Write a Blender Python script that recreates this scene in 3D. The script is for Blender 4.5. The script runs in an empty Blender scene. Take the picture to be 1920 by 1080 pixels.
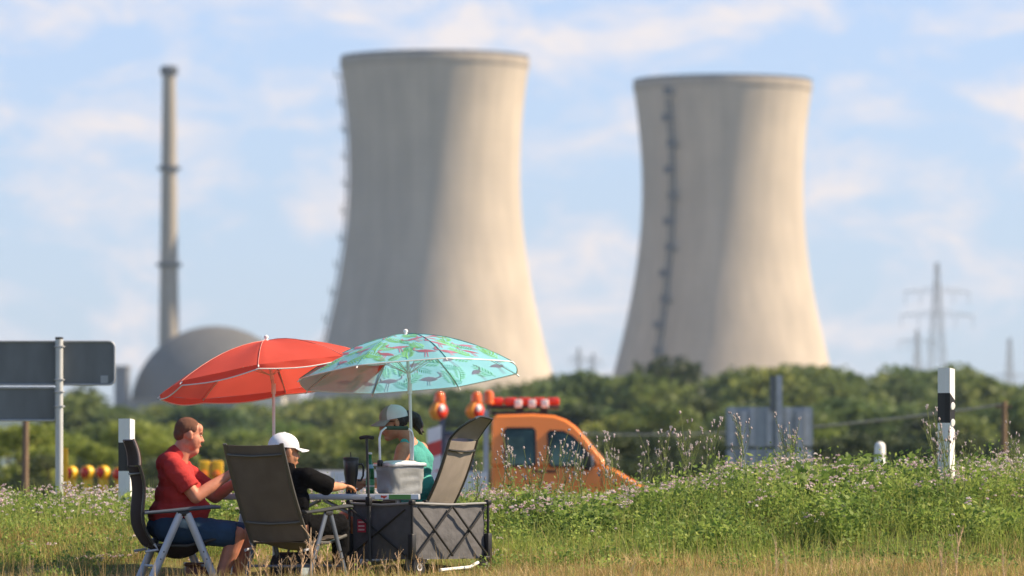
import bpy, bmesh, math, random
import numpy as np
from mathutils import Vector, Matrix, noise

R = math.radians
sc = bpy.context.scene
col = sc.collection
rng = np.random.default_rng(7)
random.seed(7)

# ------------------------------------------------------------------ camera, sky, sun, exposure
CZ = 0.72                       # camera height: level with the camping table
FPX = 10667.0                   # 200 mm lens on a 36 mm sensor, in pixels of the 1920 wide photograph
HOR = 925.0
cam_d = bpy.data.cameras.new('camera')
cam = bpy.data.objects.new('camera', cam_d)
col.objects.link(cam)
cam.location = (0, 0, CZ)
cam.rotation_euler = (R(90), 0, 0)
cam_d.sensor_width = 36
cam_d.lens = 200
cam_d.shift_y = (HOR - 540) / 1920
cam_d.clip_start = 0.5
cam_d.clip_end = 20000
cam_d.dof.use_dof = True
cam_d.dof.focus_distance = 44.6
cam_d.dof.aperture_fstop = 3.0
sc.camera = cam

SUN_EL, SUN_AZ = R(40), R(88)   # azimuth clockwise from the view direction (+Y)
sdir = Vector((math.cos(SUN_EL) * math.sin(SUN_AZ), math.cos(SUN_EL) * math.cos(SUN_AZ), math.sin(SUN_EL)))
sun_d = bpy.data.lights.new('sun', 'SUN')
sun_d.energy = 5.0
sun_d.angle = R(0.5)
sun_d.color = (1.0, 0.80, 0.55)
sun = bpy.data.objects.new('sun', sun_d)
col.objects.link(sun)
sun.rotation_euler = sdir.to_track_quat('Z', 'Y').to_euler()
sun.location = (60, 40, 80)

world = bpy.data.worlds.new('World')
sc.world = world
world.use_nodes = True


def build_world():
    nt = world.node_tree
    N, L = nt.nodes, nt.links
    N.clear()
    out = N.new('ShaderNodeOutputWorld')
    bg = N.new('ShaderNodeBackground')
    bg.inputs['Strength'].default_value = 0.085
    sky = N.new('ShaderNodeTexSky')
    sky.sky_type = 'NISHITA'
    sky.sun_disc = False
    sky.sun_elevation = SUN_EL
    sky.sun_rotation = SUN_AZ
    sky.altitude = 200
    sky.air_density = 1.0
    sky.dust_density = 0.6
    sky.ozone_density = 3.0
    tc = N.new('ShaderNodeTexCoord')
    # the low sky a little bluer, as through clean summer air
    tint = N.new('ShaderNodeMixRGB')
    tint.blend_type = 'MULTIPLY'
    tint.inputs['Color2'].default_value = (0.74, 0.86, 1.15, 1)
    L.new(sky.outputs[0], tint.inputs['Color1'])
    mp = N.new('ShaderNodeMapping')
    mp.inputs['Scale'].default_value = (34, 10, 72)
    mp.inputs['Location'].default_value = (3.1, 0.0, 1.7)
    L.new(tc.outputs['Generated'], mp.inputs['Vector'])
    n1 = N.new('ShaderNodeTexNoise')
    n1.inputs['Scale'].default_value = 1.0
    n1.inputs['Detail'].default_value = 5
    n1.inputs['Roughness'].default_value = 0.58
    n1.inputs['Distortion'].default_value = 0.3
    L.new(mp.outputs[0], n1.inputs['Vector'])
    r1 = N.new('ShaderNodeValToRGB')
    r1.color_ramp.elements[0].position = 0.45
    r1.color_ramp.elements[0].color = (0.38, 0.38, 0.38, 1)
    r1.color_ramp.elements[1].position = 0.63
    r1.color_ramp.elements[1].color = (0.95, 0.95, 0.95, 1)
    L.new(n1.outputs['Fac'], r1.inputs['Fac'])
    # brighter cores
    r2 = N.new('ShaderNodeValToRGB')
    r2.color_ramp.elements[0].position = 0.45
    r2.color_ramp.elements[0].color = (4.55, 4.85, 5.9, 1)
    r2.color_ramp.elements[1].position = 0.66
    r2.color_ramp.elements[1].color = (6.2, 5.65, 5.5, 1)
    L.new(n1.outputs['Fac'], r2.inputs['Fac'])
    # low banks of summer cloud over the horizon, clear blue overhead
    sx = N.new('ShaderNodeSeparateXYZ')
    L.new(tc.outputs['Generated'], sx.inputs[0])
    fd = N.new('ShaderNodeMapRange')
    fd.interpolation_type = 'SMOOTHSTEP'
    fd.inputs['From Min'].default_value = .10
    fd.inputs['From Max'].default_value = .30
    fd.inputs['To Min'].default_value = 1
    fd.inputs['To Max'].default_value = 0
    L.new(sx.outputs['Z'], fd.inputs['Value'])
    ml = N.new('ShaderNodeMath')
    ml.operation = 'MULTIPLY'
    L.new(r1.outputs[0], ml.inputs[0])
    L.new(fd.outputs[0], ml.inputs[1])
    L.new(fd.outputs[0], tint.inputs['Fac'])
    mx = N.new('ShaderNodeMixRGB')
    L.new(ml.outputs[0], mx.inputs['Fac'])
    L.new(tint.outputs[0], mx.inputs['Color1'])
    L.new(r2.outputs[0], mx.inputs['Color2'])
    L.new(mx.outputs[0], bg.inputs['Color'])
    L.new(bg.outputs[0], out.inputs['Surface'])


build_world()
sc.view_settings.view_transform = 'Standard'
sc.view_settings.look = 'None'
sc.view_settings.exposure = 0.92
sc.view_settings.gamma = 1.0
sc.view_settings.use_curve_mapping = False
sc.render.engine = 'CYCLES'
sc.cycles.use_denoising = True
sc.cycles.max_bounces = 8
sc.cycles.transparent_max_bounces = 8
sc.cycles.volume_bounces = 0


# ------------------------------------------------------------------ helpers
def at(px, py, Y):
    """point seen at photo pixel (px, py) at distance Y"""
    return Vector(((px - 960) * Y / FPX, Y, CZ + (HOR - py) * Y / FPX))


def ss(a, b, x):
    t = np.clip((np.asarray(x, float) - a) / (b - a), 0, 1)
    return t * t * (3 - 2 * t)


def H(x, y):
    """terrain height"""
    x = np.asarray(x, float)
    y = np.asarray(y, float)
    t = ss(-2.3, 0.5, x)
    top = 0.31 + 0.24 * ss(.8, 2.3, x)
    r = 0.14 * ss(40, 44, y) + top * (.35 * ss(43.9, 45.6, y) + .65 * ss(45.0, 47.4, y)) - (top + .14) * ss(50, 58, y)
    l = 0.10 * ss(43.2, 45.2, y) + 0.37 * ss(44.4, 49, y) - 0.47 * ss(53, 60, y)
    near = ss(30, 40, y) * (1 - ss(56, 62, y))
    bump = 0.035 * np.sin(x * 2.1 + y * .7) * np.sin(x * .9 - y * 1.3 + 1.0) + 0.02 * np.sin(x * 4.3 + 2) * np.sin(y * 3.1)
    return l * (1 - t) + r * t + bump * near - 0.05 * (1 - ss(20, 40, y))


class MB:
    def __init__(s):
        s.v, s.f, s.m = [], [], []
        s.cur = 0

    def add(s, verts, faces, M=None):
        o = len(s.v)
        s.v += [tuple(M @ Vector(p)) if M else tuple(p) for p in verts]
        s.f += [tuple(o + i for i in f) for f in faces]
        s.m += [s.cur] * len(faces)

    def box(s, c, d, M=None, bev=0.0, rot=None):
        x, y, z = (q / 2 for q in d)
        T = Matrix.Translation(c)
        if rot is not None:
            T = T @ rot.to_4x4()
        if M:
            T = M @ T
        if bev <= 0:
            vs = [(sx * x, sy * y, sz * z) for sx in (-1, 1) for sy in (-1, 1) for sz in (-1, 1)]
            fs = [(0, 1, 3, 2), (4, 6, 7, 5), (0, 4, 5, 1), (2, 3, 7, 6), (0, 2, 6, 4), (1, 5, 7, 3)]
            s.add(vs, fs, T)
            return
        b = min(bev, x * .95, y * .95, z * .95)
        bm = bmesh.new()
        bmesh.ops.create_cube(bm, size=1)
        for v in bm.verts:
            v.co = Vector((v.co.x * 2 * x, v.co.y * 2 * y, v.co.z * 2 * z))
        bmesh.ops.bevel(bm, geom=list(bm.edges), offset=b, segments=2, profile=.5, affect='EDGES')
        bm.verts.index_update()
        s.add([v.co[:] for v in bm.verts], [[v.index for v in f.verts] for f in bm.faces], T)
        bm.free()

    def tube(s, pts, r, n=8, M=None, sq=(1, 1), cap=True, up=None):
        """swept tube; r a number or list; sq scales the section along its two axes"""
        P = [Vector(p) for p in pts]
        k = len(P)
        rr = [r] * k if isinstance(r, (int, float)) else list(r)
        vs, fs = [], []
        prev = None
        for i in range(k):
            d = (P[min(i + 1, k - 1)] - P[max(i - 1, 0)])
            d = d.normalized() if d.length > 1e-9 else Vector((0, 0, 1))
            if prev is None:
                a = Vector(up) if up is not None else (Vector((0, 1, 0)) if abs(d.y) < .9 else Vector((1, 0, 0)))
            else:
                a = prev
            a = (a - d * a.dot(d))
            a = a.normalized() if a.length > 1e-6 else d.orthogonal().normalized()
            prev = a
            b = d.cross(a)
            for j in range(n):
                t = 2 * math.pi * (j + .5) / n
                vs.append(P[i] + a * (math.cos(t) * rr[i] * sq[0]) + b * (math.sin(t) * rr[i] * sq[1]))
        for i in range(k - 1):
            for j in range(n):
                q = (j + 1) % n
                fs.append((i * n + j, i * n + q, (i + 1) * n + q, (i + 1) * n + j))
        if cap:
            fs.append(tuple(range(n))[::-1])
            fs.append(tuple((k - 1) * n + j for j in range(n)))
        s.add(vs, fs, M)

    def lathe(s, prof, n=24, M=None, cap=True):
        vs, fs = [], []
        k = len(prof)
        for r, z in prof:
            for j in range(n):
                t = 2 * math.pi * j / n
                vs.append((r * math.cos(t), r * math.sin(t), z))
        for i in range(k - 1):
            for j in range(n):
                q = (j + 1) % n
                fs.append((i * n + j, i * n + q, (i + 1) * n + q, (i + 1) * n + j))
        if cap:
            if prof[0][0] > 1e-6:
                fs.append(tuple(range(n))[::-1])
            if prof[-1][0] > 1e-6:
                fs.append(tuple((k - 1) * n + j for j in range(n)))
        s.add(vs, fs, M)

    def ell(s, c, rad, rot=None, nu=20, nv=12, M=None):
        vs, fs = [(0, 0, -1)], []
        for i in range(1, nv):
            ph = -math.pi / 2 + math.pi * i / nv
            for j in range(nu):
                t = 2 * math.pi * j / nu
                vs.append((math.cos(ph) * math.cos(t), math.cos(ph) * math.sin(t), math.sin(ph)))
        vs.append((0, 0, 1))
        last = len(vs) - 1
        for j in range(nu):
            q = (j + 1) % nu
            fs.append((0, 1 + q, 1 + j))
            fs.append((last, 1 + (nv - 2) * nu + j, 1 + (nv - 2) * nu + q))
            for i in range(nv - 2):
                a = 1 + i * nu
                fs.append((a + j, a + q, a + nu + q, a + nu + j))
        S = Matrix.Diagonal((rad[0], rad[1], rad[2], 1)) if not isinstance(rad, (int, float)) else Matrix.Diagonal((rad, rad, rad, 1))
        T = Matrix.Translation(c) @ (rot.to_4x4() if rot is not None else Matrix.Identity(4)) @ S
        s.add(vs, fs, (M @ T) if M else T)

    def cap(s, p0, p1, r0, r1, n=16, M=None, flat=1.0, up=None):
        """tapered capsule"""
        p0, p1 = Vector(p0), Vector(p1)
        d = (p1 - p0)
        ln = d.length
        d = d / ln if ln > 1e-6 else Vector((0, 0, 1))
        pts, rs = [], []
        for i in range(0, 5):
            a = math.pi / 2 * (1 - i / 4)
            pts.append(p0 - d * (r0 * math.sin(a)))
            rs.append(max(r0 * math.cos(a), r0 * .03))
        for i in range(1, 4):
            pts.append(p0 + d * ln * i / 4)
            rs.append(r0 + (r1 - r0) * i / 4)
        for i in range(0, 5):
            a = math.pi / 2 * i / 4
            pts.append(p1 + d * (r1 * math.sin(a)))
            rs.append(max(r1 * math.cos(a), r1 * .03))
        # straight frame
        a = Vector(up) if up is not None else (Vector((0, 1, 0)) if abs(d.y) < .9 else Vector((1, 0, 0)))
        s.tube(pts, rs, n, M, sq=(1, flat), up=a)

    def prism(s, poly, y0, y1, M=None):
        """polygon in xz extruded along y"""
        n = len(poly)
        vs = [(x, y0, z) for x, z in poly] + [(x, y1, z) for x, z in poly]
        fs = [tuple(range(n)), tuple(range(2 * n - 1, n - 1, -1))]
        for i in range(n):
            j = (i + 1) % n
            fs.append((i, i + n, j + n, j))
        s.add(vs, fs, M)

    def mesh(s, name, mats, smooth=True, weld=False, fix=True):
        me = bpy.data.meshes.new(name)
        me.from_pydata(s.v, [], s.f)
        for m in (mats if isinstance(mats, (list, tuple)) else [mats]):
            me.materials.append(m)
        if isinstance(mats, (list, tuple)) and len(mats) > 1:
            me.polygons.foreach_set('material_index', s.m)
        if fix:
            bm = bmesh.new()
            bm.from_mesh(me)
            if weld:
                bmesh.ops.remove_doubles(bm, verts=bm.verts, dist=1e-5)
            bmesh.ops.recalc_face_normals(bm, faces=bm.faces)
            bm.to_mesh(me)
            bm.free()
        if smooth:
            me.polygons.foreach_set('use_smooth', [True] * len(me.polygons))
            try:
                me.set_sharp_from_angle(angle=R(38))
            except Exception:
                pass
        me.update()
        return me

    def build(s, name, mats, parent=None, smooth=True, **kw):
        o = bpy.data.objects.new(name, s.mesh(name, mats, smooth, **kw))
        col.objects.link(o)
        if parent is not None:
            o.parent = parent
        return o


def tag(o, label=None, cat=None, group=None, kind=None):
    if label:
        o['label'] = label
    if cat:
        o['category'] = cat
    if group:
        o['group'] = group
    if kind:
        o['kind'] = kind
    return o


def thing(name, label, cat, loc=(0, 0, 0), rz=0, group=None):
    o = bpy.data.objects.new(name, None)
    o.empty_display_size = .2
    col.objects.link(o)
    o.location = loc
    o.rotation_euler = (0, 0, rz)
    return tag(o, label, cat, group)


def kids(o):
    return [c for c in ALLCH.get(o.name, [])] if False else [c for c in bpy.data.objects if c.parent == o]


def copy_tree(o, loc, rz=0, label=None, group=None, scale=None, par=None):
    c = o.copy()
    col.objects.link(c)
    if par is not None:
        c.parent = par
    else:
        c.location = loc
        c.rotation_euler = (0, 0, rz)
        if label:
            c['label'] = label
        if group:
            c['group'] = group
        if scale:
            c.scale = scale
    for ch in o.children:
        copy_tree(ch, None, par=c)
    return c


# ------------------------------------------------------------------ materials
MATS = {}


def mat(name, c, rough=.7, metal=0, var=.12, scale=8, bump=0.0, bscale=40, trans=0, spec=.4, coat=0, stretch=(1, 1, 1), c2=None, sheen=0):
    if name in MATS:
        return MATS[name]
    m = bpy.data.materials.new(name)
    m.use_nodes = True
    N, L = m.node_tree.nodes, m.node_tree.links
    b = N['Principled BSDF']
    out = N['Material Output']
    b.inputs['Roughness'].default_value = rough
    b.inputs['Metallic'].default_value = metal
    b.inputs['Specular IOR Level'].default_value = spec
    b.inputs['Coat Weight'].default_value = coat
    if sheen:
        b.inputs['Sheen Weight'].default_value = sheen
    tc = N.new('ShaderNodeTexCoord')
    mp = N.new('ShaderNodeMapping')
    mp.inputs['Scale'].default_value = stretch
    L.new(tc.outputs['Object'], mp.inputs['Vector'])
    n = N.new('ShaderNodeTexNoise')
    n.inputs['Scale'].default_value = scale
    n.inputs['Detail'].default_value = 5
    L.new(mp.outputs[0], n.inputs['Vector'])
    rp = N.new('ShaderNodeValToRGB')
    lo = [max(0, q * (1 - var)) for q in c[:3]] if c2 is None else list(c2[:3])
    hi = [min(1, q * (1 + var)) for q in c[:3]]
    rp.color_ramp.elements[0].position = .32
    rp.color_ramp.elements[1].position = .68
    rp.color_ramp.elements[0].color = (*lo, 1)
    rp.color_ramp.elements[1].color = (*hi, 1)
    L.new(n.outputs['Fac'], rp.inputs['Fac'])
    L.new(rp.outputs[0], b.inputs['Base Color'])
    bsrc = None
    if bump > 0:
        n2 = N.new('ShaderNodeTexNoise')
        n2.inputs['Scale'].default_value = bscale
        n2.inputs['Detail'].default_value = 4
        L.new(mp.outputs[0], n2.inputs['Vector'])
        bp = N.new('ShaderNodeBump')
        bp.inputs['Strength'].default_value = bump
        bp.inputs['Distance'].default_value = .02
        L.new(n2.outputs['Fac'], bp.inputs['Height'])
        L.new(bp.outputs[0], b.inputs['Normal'])
        bsrc = bp
    if trans > 0:
        t = N.new('ShaderNodeBsdfTranslucent')
        L.new(rp.outputs[0], t.inputs['Color'])
        mx = N.new('ShaderNodeMixShader')
        mx.inputs['Fac'].default_value = trans
        L.new(b.outputs[0], mx.inputs[1])
        L.new(t.outputs[0], mx.inputs[2])
        L.new(mx.outputs[0], out.inputs['Surface'])
    MATS[name] = m
    return m


def leafmat(name, stops, trans=.35, rough=.6, attr='rnd', vary=False):
    m = bpy.data.materials.new(name)
    m.use_nodes = True
    N, L = m.node_tree.nodes, m.node_tree.links
    b = N['Principled BSDF']
    out = N['Material Output']
    b.inputs['Roughness'].default_value = rough
    b.inputs['Specular IOR Level'].default_value = .3
    a = N.new('ShaderNodeAttribute')
    a.attribute_name = attr
    rp = N.new('ShaderNodeValToRGB')
    els = rp.color_ramp.elements
    while len(els) < len(stops):
        els.new(.5)
    for e, (p, c) in zip(els, stops):
        e.position = p
        e.color = (*c, 1)
    L.new(a.outputs['Fac'], rp.inputs['Fac'])
    src = rp.outputs[0]
    if vary:
        # every tree its own shade of green
        oi = N.new('ShaderNodeObjectInfo')
        r3 = N.new('ShaderNodeValToRGB')
        r3.color_ramp.elements[0].color = (.62, .74, .80, 1)
        r3.color_ramp.elements[1].color = (1.35, 1.18, .85, 1)
        L.new(oi.outputs['Random'], r3.inputs['Fac'])
        mm = N.new('ShaderNodeMixRGB')
        mm.blend_type = 'MULTIPLY'
        mm.inputs['Fac'].default_value = 1
        L.new(src, mm.inputs['Color1'])
        L.new(r3.outputs[0], mm.inputs['Color2'])
        src = mm.outputs[0]
    L.new(src, b.inputs['Base Color'])
    t = N.new('ShaderNodeBsdfTranslucent')
    L.new(src, t.inputs['Color'])
    mx = N.new('ShaderNodeMixShader')
    mx.inputs['Fac'].default_value = trans
    L.new(b.outputs[0], mx.inputs[1])
    L.new(t.outputs[0], mx.inputs[2])
    L.new(mx.outputs[0], out.inputs['Surface'])
    return m


def glassmat(name, c, rough=.05):
    return mat(name, c, rough=rough, var=.2, scale=2, spec=.8, coat=.6)


M_alu = mat('aluminium', (.62, .63, .66), rough=.38, metal=.85, var=.1, scale=20)
M_alu_matt = mat('grey_aluminium', (.40, .42, .46), rough=.5, metal=.3, var=.08, scale=15)
M_bluegrey = mat('blue_grey_tube', (.10, .12, .16), rough=.45, metal=.3, var=.1)
M_black = mat('black_plastic', (.015, .015, .017), rough=.45, var=.2)
M_dark = mat('dark_plastic', (.035, .036, .04), rough=.5, var=.2)
M_white = mat('white_plastic', (.78, .78, .77), rough=.45, var=.05, scale=5)
M_galv = mat('galvanised_steel', (.42, .44, .47), rough=.5, metal=.3, var=.12, scale=6)
M_signback = mat('sign_back', (.145, .16, .175), rough=.55, metal=0, var=.14, scale=3, stretch=(2, 1, .6))
M_yellow = mat('yellow_plastic', (.85, .50, .02), rough=.4, var=.08, trans=.15)
M_orange_lens = mat('amber_lens', (.9, .22, .02), rough=.2, var=.1, trans=.2, coat=.5)
M_red_lens = mat('red_lens', (.55, .03, .015), rough=.2, var=.1, trans=.1, coat=.5)
M_bright_red = mat('bright_red_lens', (.8, .05, .02), rough=.2, var=.15, scale=10, trans=.15, coat=.4)
M_wood = mat('weathered_wood', (.20, .135, .085), rough=.85, var=.3, scale=10, stretch=(4, 4, .5), bump=.3)


# ------------------------------------------------------------------ the setting: ground, hills, towers, plant
def ground_material():
    m = bpy.data.materials.new('meadow_soil')
    m.use_nodes = True
    N, L = m.node_tree.nodes, m.node_tree.links
    b = N['Principled BSDF']
    b.inputs['Roughness'].default_value = .95
    b.inputs['Specular IOR Level'].default_value = .1
    tc = N.new('ShaderNodeTexCoord')
    n = N.new('ShaderNodeTexNoise')
    n.inputs['Scale'].default_value = 1.4
    n.inputs['Detail'].default_value = 8
    L.new(tc.outputs['Object'], n.inputs['Vector'])
    rp = N.new('ShaderNodeValToRGB')
    rp.color_ramp.elements[0].position = .35
    rp.color_ramp.elements[0].color = (.06, .075, .022, 1)
    rp.color_ramp.elements[1].position = .65
    rp.color_ramp.elements[1].color = (.20, .155, .065, 1)
    L.new(n.outputs['Fac'], rp.inputs['Fac'])
    n2 = N.new('ShaderNodeTexNoise')
    n2.inputs['Scale'].default_value = .012
    n2.inputs['Detail'].default_value = 3
    L.new(tc.outputs['Object'], n2.inputs['Vector'])
    mx = N.new('ShaderNodeMixRGB')
    mx.blend_type = 'MIX'
    mx.inputs['Color2'].default_value = (.12, .14, .04, 1)
    L.new(n2.outputs['Fac'], mx.inputs['Fac'])
    L.new(rp.outputs[0], mx.inputs['Color1'])
    L.new(mx.outputs[0], b.inputs['Base Color'])
    n3 = N.new('ShaderNodeTexNoise')
    n3.inputs['Scale'].default_value = 30
    L.new(tc.outputs['Object'], n3.inputs['Vector'])
    bp = N.new('ShaderNodeBump')
    bp.inputs['Strength'].default_value = .5
    L.new(n3.outputs['Fac'], bp.inputs['Height'])
    L.new(bp.outputs[0], b.inputs['Normal'])
    return m


def build_ground():
    xs = np.concatenate([[-4000, -1500, -500, -150, -60, -25], np.arange(-14, 14.01, .25), [25, 60, 150, 500, 1500, 4000]])
    ys = np.concatenate([[-60, -10, 5, 20, 30, 35], np.arange(38, 63, .25), [66, 70, 80, 100, 150, 300, 600, 1200, 2500, 6500]])
    X, Y = np.meshgrid(xs, ys)
    Z = H(X, Y)
    nx, ny = len(xs), len(ys)
    mb = MB()
    mb.v = [tuple(p) for p in np.stack([X, Y, Z], -1).reshape(-1, 3)]
    mb.f = [(j * nx + i, j * nx + i + 1, (j + 1) * nx + i + 1, (j + 1) * nx + i) for j in range(ny - 1) for i in range(nx - 1)]
    mb.m = [0] * len(mb.f)
    o = mb.build('ground', ground_material(), fix=False)
    tag(o, kind='structure')
    # the asphalt road behind the bank
    rd = MB()
    z = .02
    rd.v = [(-400, 76, z), (400, 76, z), (400, 98, z), (-400, 98, z)]
    rd.f = [(0, 1, 2, 3)]
    rd.m = [0]
    o = rd.build('road', mat('asphalt', (.055, .055, .058), rough=.9, var=.25, scale=3, bump=.3, bscale=60), fix=False)
    tag(o, kind='structure')
    ln = MB()
    for y in (76.6, 87.0, 97.4):
        ln.v += [(-400, y, z + .004), (400, y, z + .004), (400, y + .14, z + .004), (-400, y + .14, z + .004)]
        k = len(ln.v)
        ln.f.append((k - 4, k - 3, k - 2, k - 1))
        ln.m.append(0)
    o = ln.build('road_marking', mat('road_paint', (.75, .75, .72), var=.1), fix=False)
    tag(o, kind='structure')
    # a far ridge of wooded hills
    hb = MB()
    n = 80
    for k in range(n + 1):
        x = -1500 + 3000 * k / n
        h = 40 + 14 * math.sin(x * .004 + 1) + 7 * math.sin(x * .013)
        hb.v += [(x, 2700, -1), (x, 2850, h * .8), (x, 2960, h), (x, 3200, -1)]
    for k in range(n):
        for q in range(3):
            a = k * 4 + q
            hb.f.append((a, a + 4, a + 5, a + 1))
            hb.m.append(0)
    o = hb.build('hills', mat('wooded_hill', (.05, .075, .05), rough=1, var=.4, scale=.02))
    tag(o, kind='structure')


build_ground()


def concrete(name, c, ribs=True):
    m = bpy.data.materials.new(name)
    m.use_nodes = True
    N, L = m.node_tree.nodes, m.node_tree.links
    b = N['Principled BSDF']
    b.inputs['Roughness'].default_value = .92
    b.inputs['Specular IOR Level'].default_value = .15
    tc = N.new('ShaderNodeTexCoord')
    # vertical weather streaks
    mp = N.new('ShaderNodeMapping')
    mp.inputs['Scale'].default_value = (.30, .30, .012)
    L.new(tc.outputs['Object'], mp.inputs['Vector'])
    n = N.new('ShaderNodeTexNoise')
    n.inputs['Scale'].default_value = 1
    n.inputs['Detail'].default_value = 5
    n.inputs['Roughness'].default_value = .6
    L.new(mp.outputs[0], n.inputs['Vector'])
    rp = N.new('ShaderNodeValToRGB')
    rp.color_ramp.elements[0].position = .3
    rp.color_ramp.elements[0].color = (*[q * .87 for q in c], 1)
    rp.color_ramp.elements[1].position = .7
    rp.color_ramp.elements[1].color = (*[q * 1.1 for q in c], 1)
    L.new(n.outputs['Fac'], rp.inputs['Fac'])
    # patches
    n2 = N.new('ShaderNodeTexNoise')
    n2.inputs['Scale'].default_value = .045
    n2.inputs['Detail'].default_value = 4
    L.new(tc.outputs['Object'], n2.inputs['Vector'])
    r2 = N.new('ShaderNodeValToRGB')
    r2.color_ramp.elements[0].position = .3
    r2.color_ramp.elements[0].color = (.84, .83, .82, 1)
    r2.color_ramp.elements[1].position = .7
    r2.color_ramp.elements[1].color = (1.05, 1.03, 1.0, 1)
    L.new(n2.outputs['Fac'], r2.inputs['Fac'])
    mx = N.new('ShaderNodeMixRGB')
    mx.blend_type = 'MULTIPLY'
    mx.inputs['Fac'].default_value = 1
    L.new(rp.outputs[0], mx.inputs['Color1'])
    L.new(r2.outputs[0], mx.inputs['Color2'])
    # pour lifts: faint horizontal courses
    w = N.new('ShaderNodeTexWave')
    w.bands_direction = 'Z'
    w.inputs['Scale'].default_value = .11
    w.inputs['Distortion'].default_value = .4
    w.inputs['Detail'].default_value = 2
    L.new(tc.outputs['Object'], w.inputs['Vector'])
    r3 = N.new('ShaderNodeValToRGB')
    r3.color_ramp.elements[0].color = (.975, .975, .975, 1)
    r3.color_ramp.elements[1].color = (1.01, 1.01, 1.01, 1)
    L.new(w.outputs['Fac'], r3.inputs['Fac'])
    m2 = N.new('ShaderNodeMixRGB')
    m2.blend_type = 'MULTIPLY'
    m2.inputs['Fac'].default_value = 1
    L.new(mx.outputs[0], m2.inputs['Color1'])
    L.new(r3.outputs[0], m2.inputs['Color2'])
    L.new(m2.outputs[0], b.inputs['Base Color'])
    return m


M_conc = concrete('tower_concrete', (.46, .405, .34))
M_conc_dark = concrete('stained_concrete', (.27, .24, .21))
M_steel_dark = mat('dark_steel', (.05, .055, .065), rough=.6, var=.1)


def tower_r(z):
    b = 70.0 if z < 107 else 76.0
    return 28.0 * math.sqrt(1 + ((z - 107) / b) ** 2)


def cooling_tower(px, Y, label, ladder_deg):
    t = thing('cooling_tower', label, 'cooling tower', ((px - 960) * Y / FPX, Y, 0), 0, 'cooling towers of the power station')
    n = 192
    prof = [12 + (141.5 - 12) * i / 48 for i in range(49)]
    mb = MB()
    vs, fs = [], []
    for z in prof:
        for j in range(n):
            a = 2 * math.pi * j / n
            r = tower_r(z) + (.035 if j % 2 == 0 else -.02)
            vs.append((r * math.cos(a), r * math.sin(a), z))
    for z in reversed(prof):
        for j in range(n):
            a = 2 * math.pi * j / n
            r = tower_r(z) - 1.0
            vs.append((r * math.cos(a), r * math.sin(a), z))
    K = len(prof) * 2
    for i in range(K):
        for j in range(n):
            q = (j + 1) % n
            i2 = (i + 1) % K
            fs.append((i * n + j, i * n + q, i2 * n + q, i2 * n + j))
    mb.add(vs, fs)
    mb.build('shell', M_conc, t)
    rim = MB()
    R0 = tower_r(141.5)
    rim.lathe([(R0 - 1.2, 141.6), (R0 + .15, 141.6), (R0 + .35, 142.0), (R0 + .4, 144.3), (R0 + .2, 144.8), (R0 - .7, 144.8), (R0 - 1.2, 141.6)], 128, cap=False)
    rim.build('rim', concrete('rim_concrete', (.36, .315, .265)), t)
    rail = MB()
    rail.lathe([(R0 + .25, 144.81), (R0 + .25, 145.7), (R0 + .15, 145.7), (R0 + .15, 144.81)], 96, cap=False)
    rail.build('railing', M_steel_dark, t)
    # slanted supporting columns under the shell
    cl = MB()
    for k in range(48):
        for s in (-1, 1):
            a0 = 2 * math.pi * k / 48
            a1 = a0 + s * math.pi / 48
            r0, r1 = tower_r(12) + 2.4, tower_r(12) - .45
            cl.tube([(r0 * math.cos(a0), r0 * math.sin(a0), 0), (r1 * math.cos(a1), r1 * math.sin(a1), 12.05)], .45, 6)
    cl.build('support_columns', M_conc, t)
    # ladder with resting platforms up the outside
    la = MB()
    a = R(ladder_deg)
    u = Vector((math.cos(a), math.sin(a), 0))
    v = Vector((-math.sin(a), math.cos(a), 0))
    zs = [14 + i * 4 for i in range(32)]
    for s in (-.9, .9):
        la.tube([u * (tower_r(z) + 1.0) + v * s + Vector((0, 0, z)) for z in zs], .32, 4)
    for z in np.arange(14, 138, 2.0):
        la.box(u * (tower_r(z) + .7) + Vector((0, 0, z)), (.9, 2.0, .35), rot=Matrix.Rotation(a, 3, 'Z'))
    la.build('ladder', M_steel_dark, t)
    for i, z in enumerate(np.arange(22, 141, 9.0)):
        pf = MB()
        rot = Matrix.Rotation(a, 3, 'Z')
        side = .8 if i % 2 else -.8
        pf.box(u * (tower_r(z) + 1.2) + v * side + Vector((0, 0, z)), (2.3, 3.4, .4), rot=rot)
        pf.box(u * (tower_r(z) + 2.2) + v * side + Vector((0, 0, z + 1.3)), (.25, 3.4, 2.1), rot=rot)
        pf.build('platform', M_steel_dark, t)
    t.scale = (1, 1, .99)
    return t


cooling_tower(815, 1870, 'larger looking cooling tower behind the umbrellas, nearer the tall chimney', 184)
cooling_tower(1355, 1976, 'right hand cooling tower with a dark ladder line down its shaded side', 231)


def chimney():
    Y = 1840
    k = FPX / Y
    t = thing('chimney', 'tall slim concrete exhaust chimney with two dark rings beside the dome', 'chimney', ((317 - 960) / k, Y, 0))
    top = CZ + (HOR - 124) / k
    m = MB()
    m.lathe([(4.1, 0), (3.45, 40), (2.75, 85), (2.15, top - 3)], 40)
    m.build('shaft', concrete('chimney_concrete', (.36, .325, .275)), t)
    for y in (316, 497):
        z = CZ + (HOR - y) / k
        r = 3.95 - 1.9 * z / top
        q = MB()
        q.lathe([(r - .6, z - .7), (r + 1.2, z - .5), (r + 1.2, z + .7), (r - .6, z + .7)], 32, cap=False)
        q.build('gallery_ring', M_steel_dark, t)
    q = MB()
    q.lathe([(2.2, top - 3), (2.9, top - 2.6), (2.9, top - .6), (2.3, top), (1.7, top), (1.7, top - 3)], 32, cap=False)
    q.build('crown', M_steel_dark, t)


chimney()


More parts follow.
